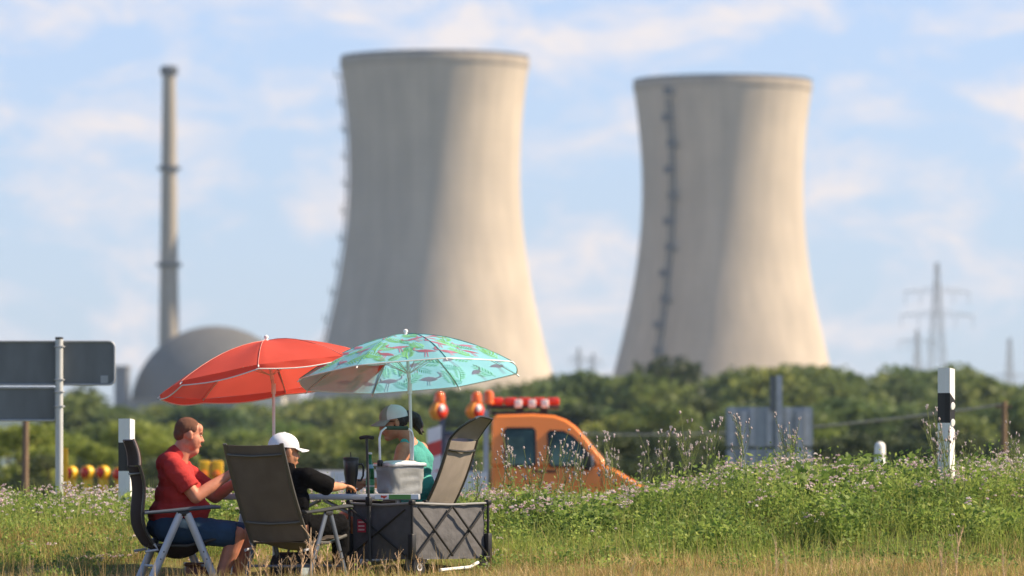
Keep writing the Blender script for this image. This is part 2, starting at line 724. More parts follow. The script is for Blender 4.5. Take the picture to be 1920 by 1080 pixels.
def reactor():
    Y = 1800
    k = FPX / Y
    t = thing('reactor_dome', 'rounded grey reactor dome partly hidden by the red umbrella', 'reactor building', ((404 - 960) / k, Y, 0))
    rad = 160 / k
    zc = CZ + (HOR - 611) / k - rad
    m = MB()
    prof = [(rad, 0), (rad, zc)] + [(rad * math.cos(R(a)), zc + rad * math.sin(R(a))) for a in range(5, 90, 5)] + [(.5, zc + rad)]
    m.lathe(prof, 72)
    m.build('shell', concrete('dome_concrete', (.115, .118, .122)), t)
    q = MB()
    q.lathe([(rad - .3, zc - 1.2), (rad + .5, zc - 1.0), (rad + .5, zc + .5), (rad - .3, zc + .6)], 72, cap=False)
    q.build('ledge', M_conc_dark, t)


reactor()


def plant_building(name, px0, px1, ytop, Y, depth, label, m, wins=0, cat='building'):
    k = FPX / Y
    x0, x1 = (px0 - 960) / k, (px1 - 960) / k
    h = CZ + (HOR - ytop) / k
    t = thing(name, label, cat, ((x0 + x1) / 2, Y, 0))
    w = x1 - x0
    b = MB()
    b.box((0, depth / 2, h / 2), (w, depth, h))
    b.build('wall', m, t, smooth=False)
    rf = MB()
    rf.box((0, depth / 2, h + .35), (w + .8, depth + .8, .7))
    rf.build('roof', M_conc_dark, t, smooth=False)
    for i in range(wins):
        q = MB()
        q.box((-w / 2 + (i + .5) * w / wins, -.03, h * .55), (w / wins * .55, .12, h * .25))
        q.build('window', M_steel_dark, t, smooth=False)
    return t


M_bldg = mat('grey_cladding', (.17, .18, .20), rough=.8, var=.12, scale=.2, stretch=(3, 3, .3))
M_cream = mat('cream_cladding', (.58, .54, .47), rough=.8, var=.1, scale=.15)
plant_building('vent_tower', 214, 238, 690, 1780, 14, 'narrow grey block rising left of the reactor dome', M_bldg, 0)
plant_building('turbine_hall', 246, 470, 752, 1740, 40, 'long low grey hall in front of the reactor dome', M_bldg, 10)
plant_building('auxiliary_building', 474, 530, 742, 1700, 22, 'cream flat roofed block seen below the red umbrella', M_cream, 3)


def pylon(px, ytop, Y, arms, label):
    k = FPX / Y
    h = CZ + (HOR - ytop) / k
    t = thing('power_pylon', label, 'power pylon', ((px - 960) / k, Y, 0), R(12), 'power pylons on the horizon')
    m = MB()
    base = h * .075
    def half(z):
        return base * (1 - z / h) ** 1.15 * .9 + .35
    zs = [h * q for q in (0, .12, .24, .35, .45, .54, .62, .69, .75, .81, .87, .93, 1.0)]
    tk = .105 * Y / 1600 + .03
    for i in range(len(zs) - 1):
        a, b = half(zs[i]), half(zs[i + 1])
        cs0 = [(-a, -a), (a, -a), (a, a), (-a, a)]
        cs1 = [(-b, -b), (b, -b), (b, b), (-b, b)]
        for j in range(4):
            q = (j + 1) % 4
            m.tube([(*cs0[j], zs[i]), (*cs1[j], zs[i + 1])], tk, 4)
            m.tube([(*cs0[j], zs[i]), (*cs1[q], zs[i + 1])], tk * .6, 4)
            m.tube([(*cs0[q], zs[i]), (*cs1[j], zs[i + 1])], tk * .6, 4)
            m.tube([(*cs1[j], zs[i + 1]), (*cs1[q], zs[i + 1])], tk * .6, 4)
    m.build('mast', M_galv, t)
    for y, hw in arms:
        z = CZ + (HOR - y) / k
        w = hw / k
        q = MB()
        for s in (-1, 1):
            for yy in (-.5, .5):
                q.tube([(0, yy, z), (s * w, 0, z)], tk * .9, 4)
            q.tube([(0, 0, z + w * .16), (s * w, 0, z)], tk * .9, 4)
            for f in (.33, .66):
                q.tube([(s * w * f, 0, z), (s * w * f, 0, z + w * .16 * (1 - f))], tk * .6, 4)
            for f in (.5, .97):
                q.tube([(s * w * f, 0, z), (s * w * f, 0, z - 3.2)], tk * .8, 4)
        q.build('cross_arm', M_galv, t)


pylon(1757, 492, 1500, [(548, 64), (592, 72)], 'tallest power pylon with two wide arms right of the towers')
pylon(1720, 618, 1900, [(640, 36)], 'small power pylon just left of the tallest one')
pylon(1893, 634, 1900, [(705, 34)], 'small power pylon near the right edge above the trees')
pylon(1085, 652, 2200, [(672, 20)], 'faint pylon between the two cooling towers, the left of a pair')
pylon(1112, 662, 2300, [(676, 18)], 'faint pylon between the two cooling towers, the right of a pair')


# ------------------------------------------------------------------ trees
def np_mesh(name, V, F, m, rnd=None, mats=None, midx=None):
    """mesh from numpy arrays; F is (k, n) all faces of n corners"""
    me = bpy.data.meshes.new(name)
    nv, (nf, c) = len(V), F.shape
    me.vertices.add(nv)
    me.vertices.foreach_set('co', np.ascontiguousarray(V, np.float32).ravel())
    me.loops.add(nf * c)
    me.loops.foreach_set('vertex_index', np.ascontiguousarray(F, np.int32).ravel())
    me.polygons.add(nf)
    me.polygons.foreach_set('loop_start', np.arange(0, nf * c, c, dtype=np.int32))
    me.polygons.foreach_set('loop_total', np.full(nf, c, np.int32))
    for q in (mats or [m]):
        me.materials.append(q)
    if midx is not None:
        me.polygons.foreach_set('material_index', np.ascontiguousarray(midx, np.int32))
    if rnd is not None:
        at_ = me.attributes.new('rnd', 'FLOAT', 'POINT')
        at_.data.foreach_set('value', np.ascontiguousarray(rnd, np.float32))
    me.update()
    me.validate()
    return me


def leaf_quads(P, size, g, up_bias=.4, aspect=1.6, fold=0.0):
    """diamond leaves at points P"""
    n = len(P)
    nrm = g.normal(size=(n, 3))
    nrm[:, 2] += up_bias * 2
    nrm /= np.linalg.norm(nrm, axis=1)[:, None]
    t = g.normal(size=(n, 3))
    t -= nrm * (t * nrm).sum(1)[:, None]
    t /= np.linalg.norm(t, axis=1)[:, None] + 1e-9
    b = np.cross(nrm, t)
    s = (size * g.uniform(.6, 1.4, n))[:, None]
    V = np.stack([P - t * s * aspect * .5, P + b * s * .5 - t * s * .05, P + t * s * aspect * .5, P - b * s * .5 - t * s * .05], 1)
    F = np.arange(n * 4).reshape(n, 4)
    return V.reshape(-1, 3), F


M_leaf = leafmat('tree_leaves', [(0, (.06, .10, .042)), (.45, (.12, .175, .062)), (.8, (.19, .25, .08)), (1, (.25, .30, .11))], trans=.42, vary=True)
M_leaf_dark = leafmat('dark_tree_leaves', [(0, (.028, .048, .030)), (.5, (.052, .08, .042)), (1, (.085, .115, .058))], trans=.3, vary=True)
M_leaf_bright = leafmat('bright_bush_leaves', [(0, (.10, .15, .035)), (.5, (.21, .28, .065)), (1, (.32, .37, .11))], trans=.45, vary=True)
M_bark = mat('bark', (.11, .085, .06), rough=.95, var=.3, scale=6, stretch=(3, 3, .5), bump=.5)


def crown_mesh(name, m, seed, w=1.0, h=1.0, base=.22, lobes=16, leaves=3200, size=.055):
    """crown for a tree of unit height: uneven lobes carrying leaf clumps, gaps between"""
    g = np.random.default_rng(seed)
    V, F, Rn = [], [], []
    o = 0
    cs = []
    for i in range(lobes):
        a = g.uniform(0, 2 * np.pi)
        zz = g.uniform(base, .88)
        f = (zz - base) / (1 - base)
        rad = w * .36 * math.sqrt(max(.05, 1 - (f * 1.15 - .32) ** 2 * 1.6)) * g.uniform(.35, 1.0)
        cs.append((rad * math.cos(a), rad * math.sin(a), zz, g.uniform(.09, .19) * (1.1 - .4 * f)))
    cs.append((0, 0, .86, .13))
    tot = sum(c[3] ** 2 for c in cs)
    for x, y, z, r in cs:
        n = int(leaves * r * r / tot)
        d = g.normal(size=(n, 3))
        d /= np.linalg.norm(d, axis=1)[:, None]
        rr = r * np.clip(g.normal(.92, .16, n), .3, 1.25)
        P = d * rr[:, None] * np.array([1.15, 1.15, .85]) + np.array([x, y, z])
        v, f = leaf_quads(P, size * .75, g, .5, 1.4)
        tone = np.clip(g.normal(.5, .16, n) + g.normal(0, .16), 0, 1)
        V.append(v)
        F.append(f + o)
        Rn.append(np.repeat(tone, 4))
        o += len(v)
    return np_mesh(name, np.concatenate(V), np.concatenate(F), m, np.concatenate(Rn))


def trunk_mb(seed, bottom=.0, top=.8, r=.018):
    g = random.Random(seed)
    m = MB()
    pts = [(g.uniform(-.012, .012) * i, g.uniform(-.012, .012) * i, bottom + (top - bottom) * i / 6) for i in range(7)]
    m.tube(pts, [r * (1.25 - i * .17) for i in range(7)], 8)
    for i in range(8):
        p = Vector(pts[2 + i % 4])
        a = g.uniform(0, 6.28)
        ln = g.uniform(.16, .30)
        q = p + Vector((math.cos(a) * ln, math.sin(a) * ln, ln * .8))
        m.tube([p, p.lerp(q, .5) + Vector((0, 0, -.02)), q], [r * .5, r * .33, r * .12], 6)
    return m


TREE = {}
TOFF = (0, -1000, 0)
CROWN = {}
TRUNK = {}
for kd, m, args in [('broad', M_leaf, dict(w=1.0, seed=1)), ('broad_b', M_leaf, dict(w=1.2, seed=2, base=.15)),
                    ('tall', M_leaf, dict(w=.72, seed=3, base=.18, lobes=20)),
                    ('dark', M_leaf_dark, dict(w=.85, seed=4, base=.1, lobes=20)),
                    ('bush', M_leaf_bright, dict(w=1.5, seed=5, base=.08, lobes=22)),
                    ('bush_b', M_leaf_bright, dict(w=1.3, seed=6, base=.06, lobes=18)),
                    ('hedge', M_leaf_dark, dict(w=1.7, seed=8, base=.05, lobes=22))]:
    CROWN[kd] = crown_mesh('crown', m, **args)
    TRUNK[kd] = trunk_mb(args['seed']).mesh('trunk', M_bark)


def tree(kind, px, ytop, Y, label, group, wide=1.0, name=None, rz=None):
    x = (px - 960) * Y / FPX
    z0 = float(H(x, Y))
    h = CZ + (HOR - ytop) * Y / FPX - z0
    h /= .97
    nm = name or ('bush' if kind.startswith('bush') or kind == 'hedge' else 'tree')
    t = thing(nm, label, 'bush' if nm == 'bush' else 'tree', (x, Y, z0), random.uniform(0, 6.28) if rz is None else rz, group)
    t.scale = (h * wide, h * wide, h)
    for nm2, me in (('crown', CROWN[kind]), ('trunk', TRUNK[kind])):
        o = bpy.data.objects.new(nm2, me)
        col.objects.link(o)
        o.parent = t
    return t


def tree_rows():
    rnd = random.Random(11)
    # far belt: outline of the tops taken along the picture (px, y)
    J = lambda d: rnd.uniform(-d, d)
    G1 = 'tall trees of the far belt below the towers'
    far = [(1020, 712), (1052, 704), (1088, 692), (1120, 698), (1150, 704), (1182, 710), (1212, 704), (1296, 716), (1326, 712),
           (1352, 708), (1384, 700), (1412, 690), (1442, 686), (1470, 688), (1500, 684), (1528, 690), (1552, 692), (1578, 702), (1604, 722),
           (1632, 718), (1660, 700), (1686, 690), (1714, 690), (1740, 702), (1766, 694), (1800, 686), (1826, 694), (1850, 706),
           (1880, 718), (1912, 722), (1945, 715)]
    kinds = ['broad', 'broad_b', 'tall', 'broad']
    for i, (px, y) in enumerate(far):
        tree(kinds[(i * 7 + 3) % 4], px + J(8), y + J(7), rnd.uniform(500, 660), 'leafy green tree in the belt right of the umbrellas, reaching towards the right edge', G1, rnd.uniform(.95, 1.25))
    G2 = 'trees of the far belt on the left'
    left = [(128, 742), (152, 732), (176, 764), (200, 772), (226, 768), (300, 764), (332, 758), (366, 762), (398, 756), (430, 764), (470, 758), (520, 764),
            (556, 752), (590, 744), (626, 748), (660, 742), (700, 748), (742, 744), (780, 738), (816, 742), (850, 736), (884, 734), (920, 730),
            (956, 724), (990, 716)]
    for i, (px, y) in enumerate(left):
        tree(kinds[(i * 7 + 1) % 4], px + J(8), y + J(7), rnd.uniform(500, 660), 'leafy green tree in the low belt behind the people and their umbrellas', G2, rnd.uniform(1.0, 1.4))
    tree('dark', 1258, 668, 520, 'single dark tree standing out before the right cooling tower', None, .95)
    tree('dark', 156, 722, 700, 'tall dim tree just right of the grey road sign', None, .8)
    # middle row
    G3 = 'smaller trees in front of the far belt'
    for i, px in enumerate(range(1010, 1960, 38)):
        y = 758 + rnd.uniform(-14, 14) - 8 * math.sin(px * .02)
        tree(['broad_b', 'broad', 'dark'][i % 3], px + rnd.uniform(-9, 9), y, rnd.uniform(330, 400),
             'smaller rounded tree in front of the belt, right of the orange vehicle', G3, rnd.uniform(1.1, 1.5))
    G4 = 'shrubby trees behind the picnic'
    for i, px in enumerate(range(105, 1000, 40)):
        y = 806 + rnd.uniform(-16, 12)
        tree(['broad_b', 'bush', 'broad', 'bush_b'][i % 4], px + rnd.uniform(-9, 9), y, rnd.uniform(300, 380),
             'low shrubby tree behind the people at the table', G4, rnd.uniform(1.2, 1.7))
    # bright bushes
    G5 = 'bright bushes behind the road sign'
    for px, y, Y, w in [(8, 806, 190, 1.2), (52, 796, 185, 1.15), (88, 838, 178, 1.1)]:
        tree('bush', px, y, Y, 'bright yellow green bush below the grey sign board on the left', G5, w)
    for px, y, Y in [(1560, 808, 230), (1538, 836, 200)]:
        tree('bush_b', px, y, Y, 'bright yellow green bush just right of the grey sign with two panels', 'bright bushes beside the right sign', 1.0)
    G6 = 'bushes along the left roadside'
    for px, y, Y, w in [(140, 816, 210, 1.1), (180, 830, 200, 1.2), (262, 792, 240, 1.2), (300, 820, 220, 1.2)]:
        tree('bush_b', px, y, Y, 'yellow green bush between the grey sign and the man in red', G6, w)
    # dark hedge right of the van
    G7 = 'dark hedge bushes behind the orange vehicle'
    for i, px in enumerate(range(1075, 1900, 34)):
        y = 812 + rnd.uniform(-6, 16)
        tree('hedge', px + rnd.uniform(-7, 7), y, rnd.uniform(165, 200), 'low dark bush of the hedge right of the orange vehicle', G7, rnd.uniform(.9, 1.15))
    G8 = 'dark hedge bushes on the left'
    for i, px in enumerate(range(95, 900, 48)):
        y = 858 + rnd.uniform(-10, 10)
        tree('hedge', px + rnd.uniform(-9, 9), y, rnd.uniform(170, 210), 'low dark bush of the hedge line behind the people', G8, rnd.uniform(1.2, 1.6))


tree_rows()


# ------------------------------------------------------------------ road side things
def M4(loc, rz=0, rx=0, ry=0):
    return Matrix.Translation(loc) @ Matrix.Rotation(rz, 4, 'Z') @ Matrix.Rotation(ry, 4, 'Y') @ Matrix.Rotation(rx, 4, 'X')


def rounded_rect(w, h, r, n=5):
    pts = []
    for cx, cz, a0 in ((w / 2 - r, h / 2 - r, 0), (-w / 2 + r, h / 2 - r, 90), (-w / 2 + r, -h / 2 + r, 180), (w / 2 - r, -h / 2 + r, 270)):
        for i in range(n + 1):
            a = R(a0 + 90 * i / n)
            pts.append((cx + r * math.cos(a), cz + r * math.sin(a)))
    return pts


def left_sign():
    Y = 58.0
    k = FPX / Y
    X = lambda p: (p - 960) / k
    Z = lambda p: CZ + (HOR - p) / k
    xp = X(111)
    z0 = float(H(xp, Y)) - .1
    t = thing('road_sign', 'grey back of a large road sign on a pale post at the left edge', 'road sign', (xp, Y, z0))
    def board(name, p0, p1, y0, y1, r):
        x0, x1, za, zb = X(p0), X(p1), Z(y1), Z(y0)
        w, h = x1 - x0, zb - za
        M = Matrix.Translation(((x0 + x1) / 2 - xp, .05, (za + zb) / 2 - z0))
        b = MB()
        b.prism([(x, z) for x, z in rounded_rect(w, h, r)], 0, .028, M)
        o = b.build(name, M_signback, t)
        e = MB()
        pts = [(x, -.006, z) for x, z in rounded_rect(w, h, r)]
        e.tube([M @ Vector(p) for p in pts + [pts[0]]], .011, 6, cap=False)
        e.build('edge_trim', M_alu_matt, o)
        return o, M
    b, M = board('board', -330, 214, 640, 721, .06)
    q = MB()
    q.box((X(195) - xp, .046, Z(711) - z0), (.075, .006, .075))
    q.build('sticker', mat('pale_sticker', (.35, .38, .42), rough=.5), b)
    board('board', -330, 104, 727, 788, .03)
    p = MB()
    p.tube([(0, 0, 0), (0, 0, Z(636) - z0)], .039, 16)
    p.build('post', mat('pale_grey_post', (.50, .52, .54), rough=.45, metal=.1, var=.06), t)
    c = MB()
    c.lathe([(.039, 0), (.042, .005), (.042, .02), (.0, .024)], 16, Matrix.Translation((0, 0, Z(636) - z0)))
    c.build('post_cap', M_dark, t)
    for yy in (650, 712, 735, 762):
        q = MB()
        q.tube([(-.05, .03, Z(yy) - z0), (-.035, -.035, Z(yy) - z0), (.035, -.035, Z(yy) - z0), (.05, .03, Z(yy) - z0)], .009, 6)
        q.build('clamp', M_alu_matt, t)


left_sign()


def right_sign():
    Y = 104.0
    k = FPX / Y
    X = lambda p: (p - 960) / k
    Z = lambda p: CZ + (HOR - p) / k
    xc = X(1443)
    t = thing('road_sign', 'grey ribbed back of a road sign with one tall post, right of the pickup', 'road sign', (xc, Y, 0))
    w = X(1524) - X(1361)
    for ya, yb in ((763, 838), (842, 905)):
        b = MB()
        h = Z(ya) - Z(yb)
        b.prism([(x, z) for x, z in rounded_rect(w, h, .05)], .06, .09, Matrix.Translation((0, 0, (Z(ya) + Z(yb)) / 2)))
        o = b.build('board', mat('panel_grey', (.28, .32, .36), rough=.5, metal=0, var=.12, scale=3), t)
        for px in (1372, 1410, 1443, 1478, 1513):
            q = MB()
            q.box((X(px) - xc, .045, (Z(ya) + Z(yb)) / 2), (.1, .03, h - .06))
            q.build('rib', mat('panel_rib', (.42, .45, .49), rough=.5, metal=0), o)
    for px in (1395, 1500):
        p = MB()
        p.box((X(px) - xc, 0, Z(770) / 2), (.12, .06, Z(770)))
        p.build('post', M_galv, t)
    p = MB()
    p.box((X(1461) - xc, 0, Z(704) / 2), (.11, .06, Z(704)))
    p.build('post', M_galv, t)
    p = MB()
    p.box((X(1449) - xc, .02, Z(738)), (.1, .05, Z(706) - Z(770)))
    p.build('side_plate', M_signback, t)


right_sign()


def delineator(px, ytop, Y, label, rz, wpx):
    k = FPX / Y
    x = (px - 960) / k
    ztop = CZ + (HOR - ytop) / k
    t = thing('delineator_post', label, 'delineator post', (x, Y, ztop - 1.12), rz, 'white roadside delineator posts')
    # hollow triangular looking section with rounded edge, slanted top
    sec = [(-.06, -.045), (.02, -.06), (.06, -.045), (.062, .03), (.03, .06), (-.03, .06), (-.062, .03)]
    def band(z0a, z0b, z1a, z1b, grow):
        # lower/upper slanted heights at front (y=-.06) and back (y=.06)
        vs, n = [], len(sec)
        for (qa, qb) in ((z0a, z0b), (z1a, z1b)):
            for sx, sy in sec:
                f = min(1, max(0, (sx + .06) / .08)) if sy > -.055 or sx > .03 else 0
                f = 1 if sx > .03 and sy > -.03 else (0 if sy < 0 else f)
                vs.append((sx * (1 + grow), sy * (1 + grow), qa + (qb - qa) * f))
        fs = [tuple(range(n))[::-1], tuple(range(n, 2 * n))]
        for i in range(n):
            j = (i + 1) % n
            fs.append((i, j, j + n, i + n))
        m = MB()
        m.add(vs, fs)
        return m
    sl = .06
    band(0, 0, .66, .60, 0).build('lower_shaft', M_white, t, smooth=False)
    band(.66, .60, .91, .85, .01).build('black_band', M_black, t, smooth=False)
    band(.91, .85, 1.12, 1.11, 0).build('top_cap', M_white, t, smooth=False)
    for z in (.80, .66):
        q = MB()
        q.lathe([(.0, .008), (.03, .006), (.034, 0)], 18, Matrix.Translation((.064, -.008, z)) @ Matrix.Rotation(R(90), 4, 'Y') @ Matrix.Rotation(R(7), 4, 'Y'))
        q.build('reflector', mat('reflector', (.75, .76, .78), rough=.15, coat=1), t)


delineator(1775, 690, 47.7, 'white delineator post with black band standing in the flowers at right', R(-36), 30)
delineator(238, 785, 50.0, 'white delineator post with black band behind the headrest of the man\'s chair', R(-28), 26)


def bollard():
    Y = 70
    k = FPX / Y
    z0 = float(H(4.5, 70))
    t = thing('bollard', 'small rounded white marker post at the top of the flowery bank', 'marker post', ((1650 - 960) / k, Y, z0))
    h = CZ + (HOR - 828) / k - z0
    m = MB()
    m.lathe([(.066, 0), (.066, h - .07), (.058, h - .03), (.035, h - .006), (0, h)], 24)
    m.build('shaft', M_white, t)
    m = MB()
    m.lathe([(.068, h - .2), (.068, h - .15)], 24, cap=False)
    m.build('band', mat('grey_band', (.5, .5, .5)), t)


bollard()


def pole_line():
    g = 'brown wooden poles with a cable'
    zs = {}
    for px, y, Y, lab in [(1882, 752, 104, 'brown wooden pole at the right edge carrying a cable'), (1040, 806, 150, 'brown wooden pole behind the orange vehicle')]:
        k = FPX / Y
        h = CZ + (HOR - y) / k
        t = thing('wooden_pole', lab, 'pole', ((px - 960) / k, Y, 0), 0, g)
        m = MB()
        m.tube([(0, 0, 0), (0, 0, h * .5), (.01, 0, h)], [.062, .058, .05], 12)
        m.build('shaft', M_wood, t)
        m = MB()
        m.box((0, 0, h - .1), (.3, .06, .06))
        m.build('crosspiece', M_wood, t)
        zs[px] = Vector(((px - 960) / k, Y, h - .06))
    a, b = zs[1882], zs[1040]
    m = MB()
    pts = [a.lerp(b, i / 20) - Vector((0, 0, .25 * 4 * (i / 20) * (1 - i / 20))) for i in range(21)]
    m.tube(pts, .02, 6)
    o = m.build('overhead_cable', mat('grey_cable', (.30, .29, .26), rough=.6))
    tag(o, 'thin grey cable strung low across the trees from the brown pole', 'cable')
    Y = 90
    k = FPX / Y
    h = CZ + (HOR - 780) / k
    t = thing('wooden_pole', 'brown wooden pole standing below the lower board of the left road sign', 'pole', ((47 - 960) / k, Y, 0), 0, g)
    m = MB()
    m.tube([(0, 0, 0), (0, 0, h * .5), (.01, 0, h)], [.06, .055, .05], 12)
    m.build('shaft', M_wood, t)
    m = MB()
    m.box((0, 0, h + .015), (.14, .14, .03))
    m.build('pole_cap', M_wood, t)


pole_line()


def guardrail():
    Y = 101
    k = FPX / Y
    x0, x1 = (430 - 960) / k, (870 - 960) / k
    t = thing('guardrail', 'grey steel guardrail seen behind the boy and the woman at the table', 'guardrail', (x0, Y, 0))
    zt = CZ + (HOR - 882) / k
    m = MB()
    sec = [(0, .0), (-.03, .06), (-.08, .09), (-.08, .12), (-.02, .155), (-.08, .19), (-.08, .22), (-.03, .25), (0, .31)]
    vs = [(x, y, zt - .31 + z) for x in (0, x1 - x0) for y, z in sec]
    n = len(sec)
    m.add(vs, [(i, i + 1, i + 1 + n, i + n) for i in range(n - 1)])
    m.build('rail', mat('rail_steel', (.36, .38, .42), rough=.5, metal=.2, var=.08), t)
    for i in range(4):
        q = MB()
        q.box(((i + .3) * 1.2, .08, (zt - .06) / 2), (.1, .06, zt - .06))
        q.build('post', M_galv, t)


guardrail()


def warning_lamp(label, px, ytop, Y, group, hpx=38, lens='left'):
    """site warning lamp: round amber housing with a lens, on a battery box and short post"""
    k = FPX / Y
    x = (px - 960) / k
    t = thing('warning_lamp', label, 'warning lamp', (x, Y, 0), 0, group)
    top = CZ + (HOR - ytop) / k
    r = .105
    zc = top - r
    Mx = Matrix.Translation((0, 0, zc)) @ Matrix.Rotation(R(48), 4, 'Z') @ Matrix.Rotation(R(-90), 4, 'Y')
    m = MB()
    m.lathe([(.0, -.07), (r * .8, -.068), (r, -.045), (r * 1.02, .0), (r, .045), (r * .82, .06), (r * .8, .05)], 24, Mx)
    m.build('housing', M_yellow, t)
    m = MB()
    m.lathe([(r * .8, .052), (r * .7, .075), (r * .4, .092), (0, .098)], 24, Mx)
    m.build('lens', M_red_lens, t)
    m = MB()
    m.box((.01, 0, zc - r - .07), (.15, .1, .17), bev=.02)
    m.build('battery_box', M_yellow, t)
    m = MB()
    m.tube([(0, 0, 0), (0, 0, zc - r - .15)], .025, 10)
    m.build('post', M_yellow, t)
    return t


gl = 'amber warning lamps by the road'
warning_lamp('amber warning lamp right beside the yellow board and sign post', 133, 874, 84, gl)
warning_lamp('amber warning lamp in the middle of the left trio', 164, 873, 84, gl)
warning_lamp('amber warning lamp of the trio nearest the white delineator post', 193, 873, 84, gl)
warning_lamp('amber warning lamp half hidden behind the left delineator post', 224, 876, 84, gl)


def site_barrier():
    """yellow barrier boxes behind the man's chest, and the narrow yellow board by the sign"""
    Y = 84
    k = FPX / Y
    x = (396 - 960) / k
    zt = CZ + (HOR - 864) / k
    t = thing('lamp_barrier', 'yellow site barrier head with orange lenses seen past the man\'s chest', 'barrier', (x, Y, 0))
    for i, dx in enumerate((-.1, .09)):
        m = MB()
        m.box((dx, 0, zt - .17), (.17, .12, .34), bev=.025)
        m.build('lamp_box', M_yellow, t)
        q = MB()
        q.lathe([(.065, 0), (.06, .02), (.03, .035), (0, .04)], 20, Matrix.Translation((dx - .01, -.06, zt - .2)) @ Matrix.Rotation(R(90), 4, 'X'))
        q.build('lens', M_orange_lens, t)
    m = MB()
    m.box((0, .03, zt - .38), (.42, .04, .1))
    m.build('board', mat('barrier_board', (.75, .72, .68), var=.05), t)
    for dx in (-.14, .14):
        m = MB()
        m.tube([(dx, .03, 0), (dx, .03, zt - .43)], .025, 8)
        m.build('leg', M_galv, t)
    Y = 80
    k = FPX / Y
    x = (120 - 960) / k
    zt = CZ + (HOR - 840) / k
    t = thing('marker_board', 'narrow yellow marker board close behind the pale sign post', 'marker board', (x, Y, 0))
    m = MB()
    m.prism(rounded_rect(.1, zt - .3, .02), 0, .03, Matrix.Translation((0, 0, .3 + (zt - .3) / 2)))
    m.build('board', M_yellow, t)
    m = MB()
    m.tube([(0, .045, 0), (0, .045, zt - .1)], .014, 8)
    m.build('post', M_galv, t)


site_barrier()


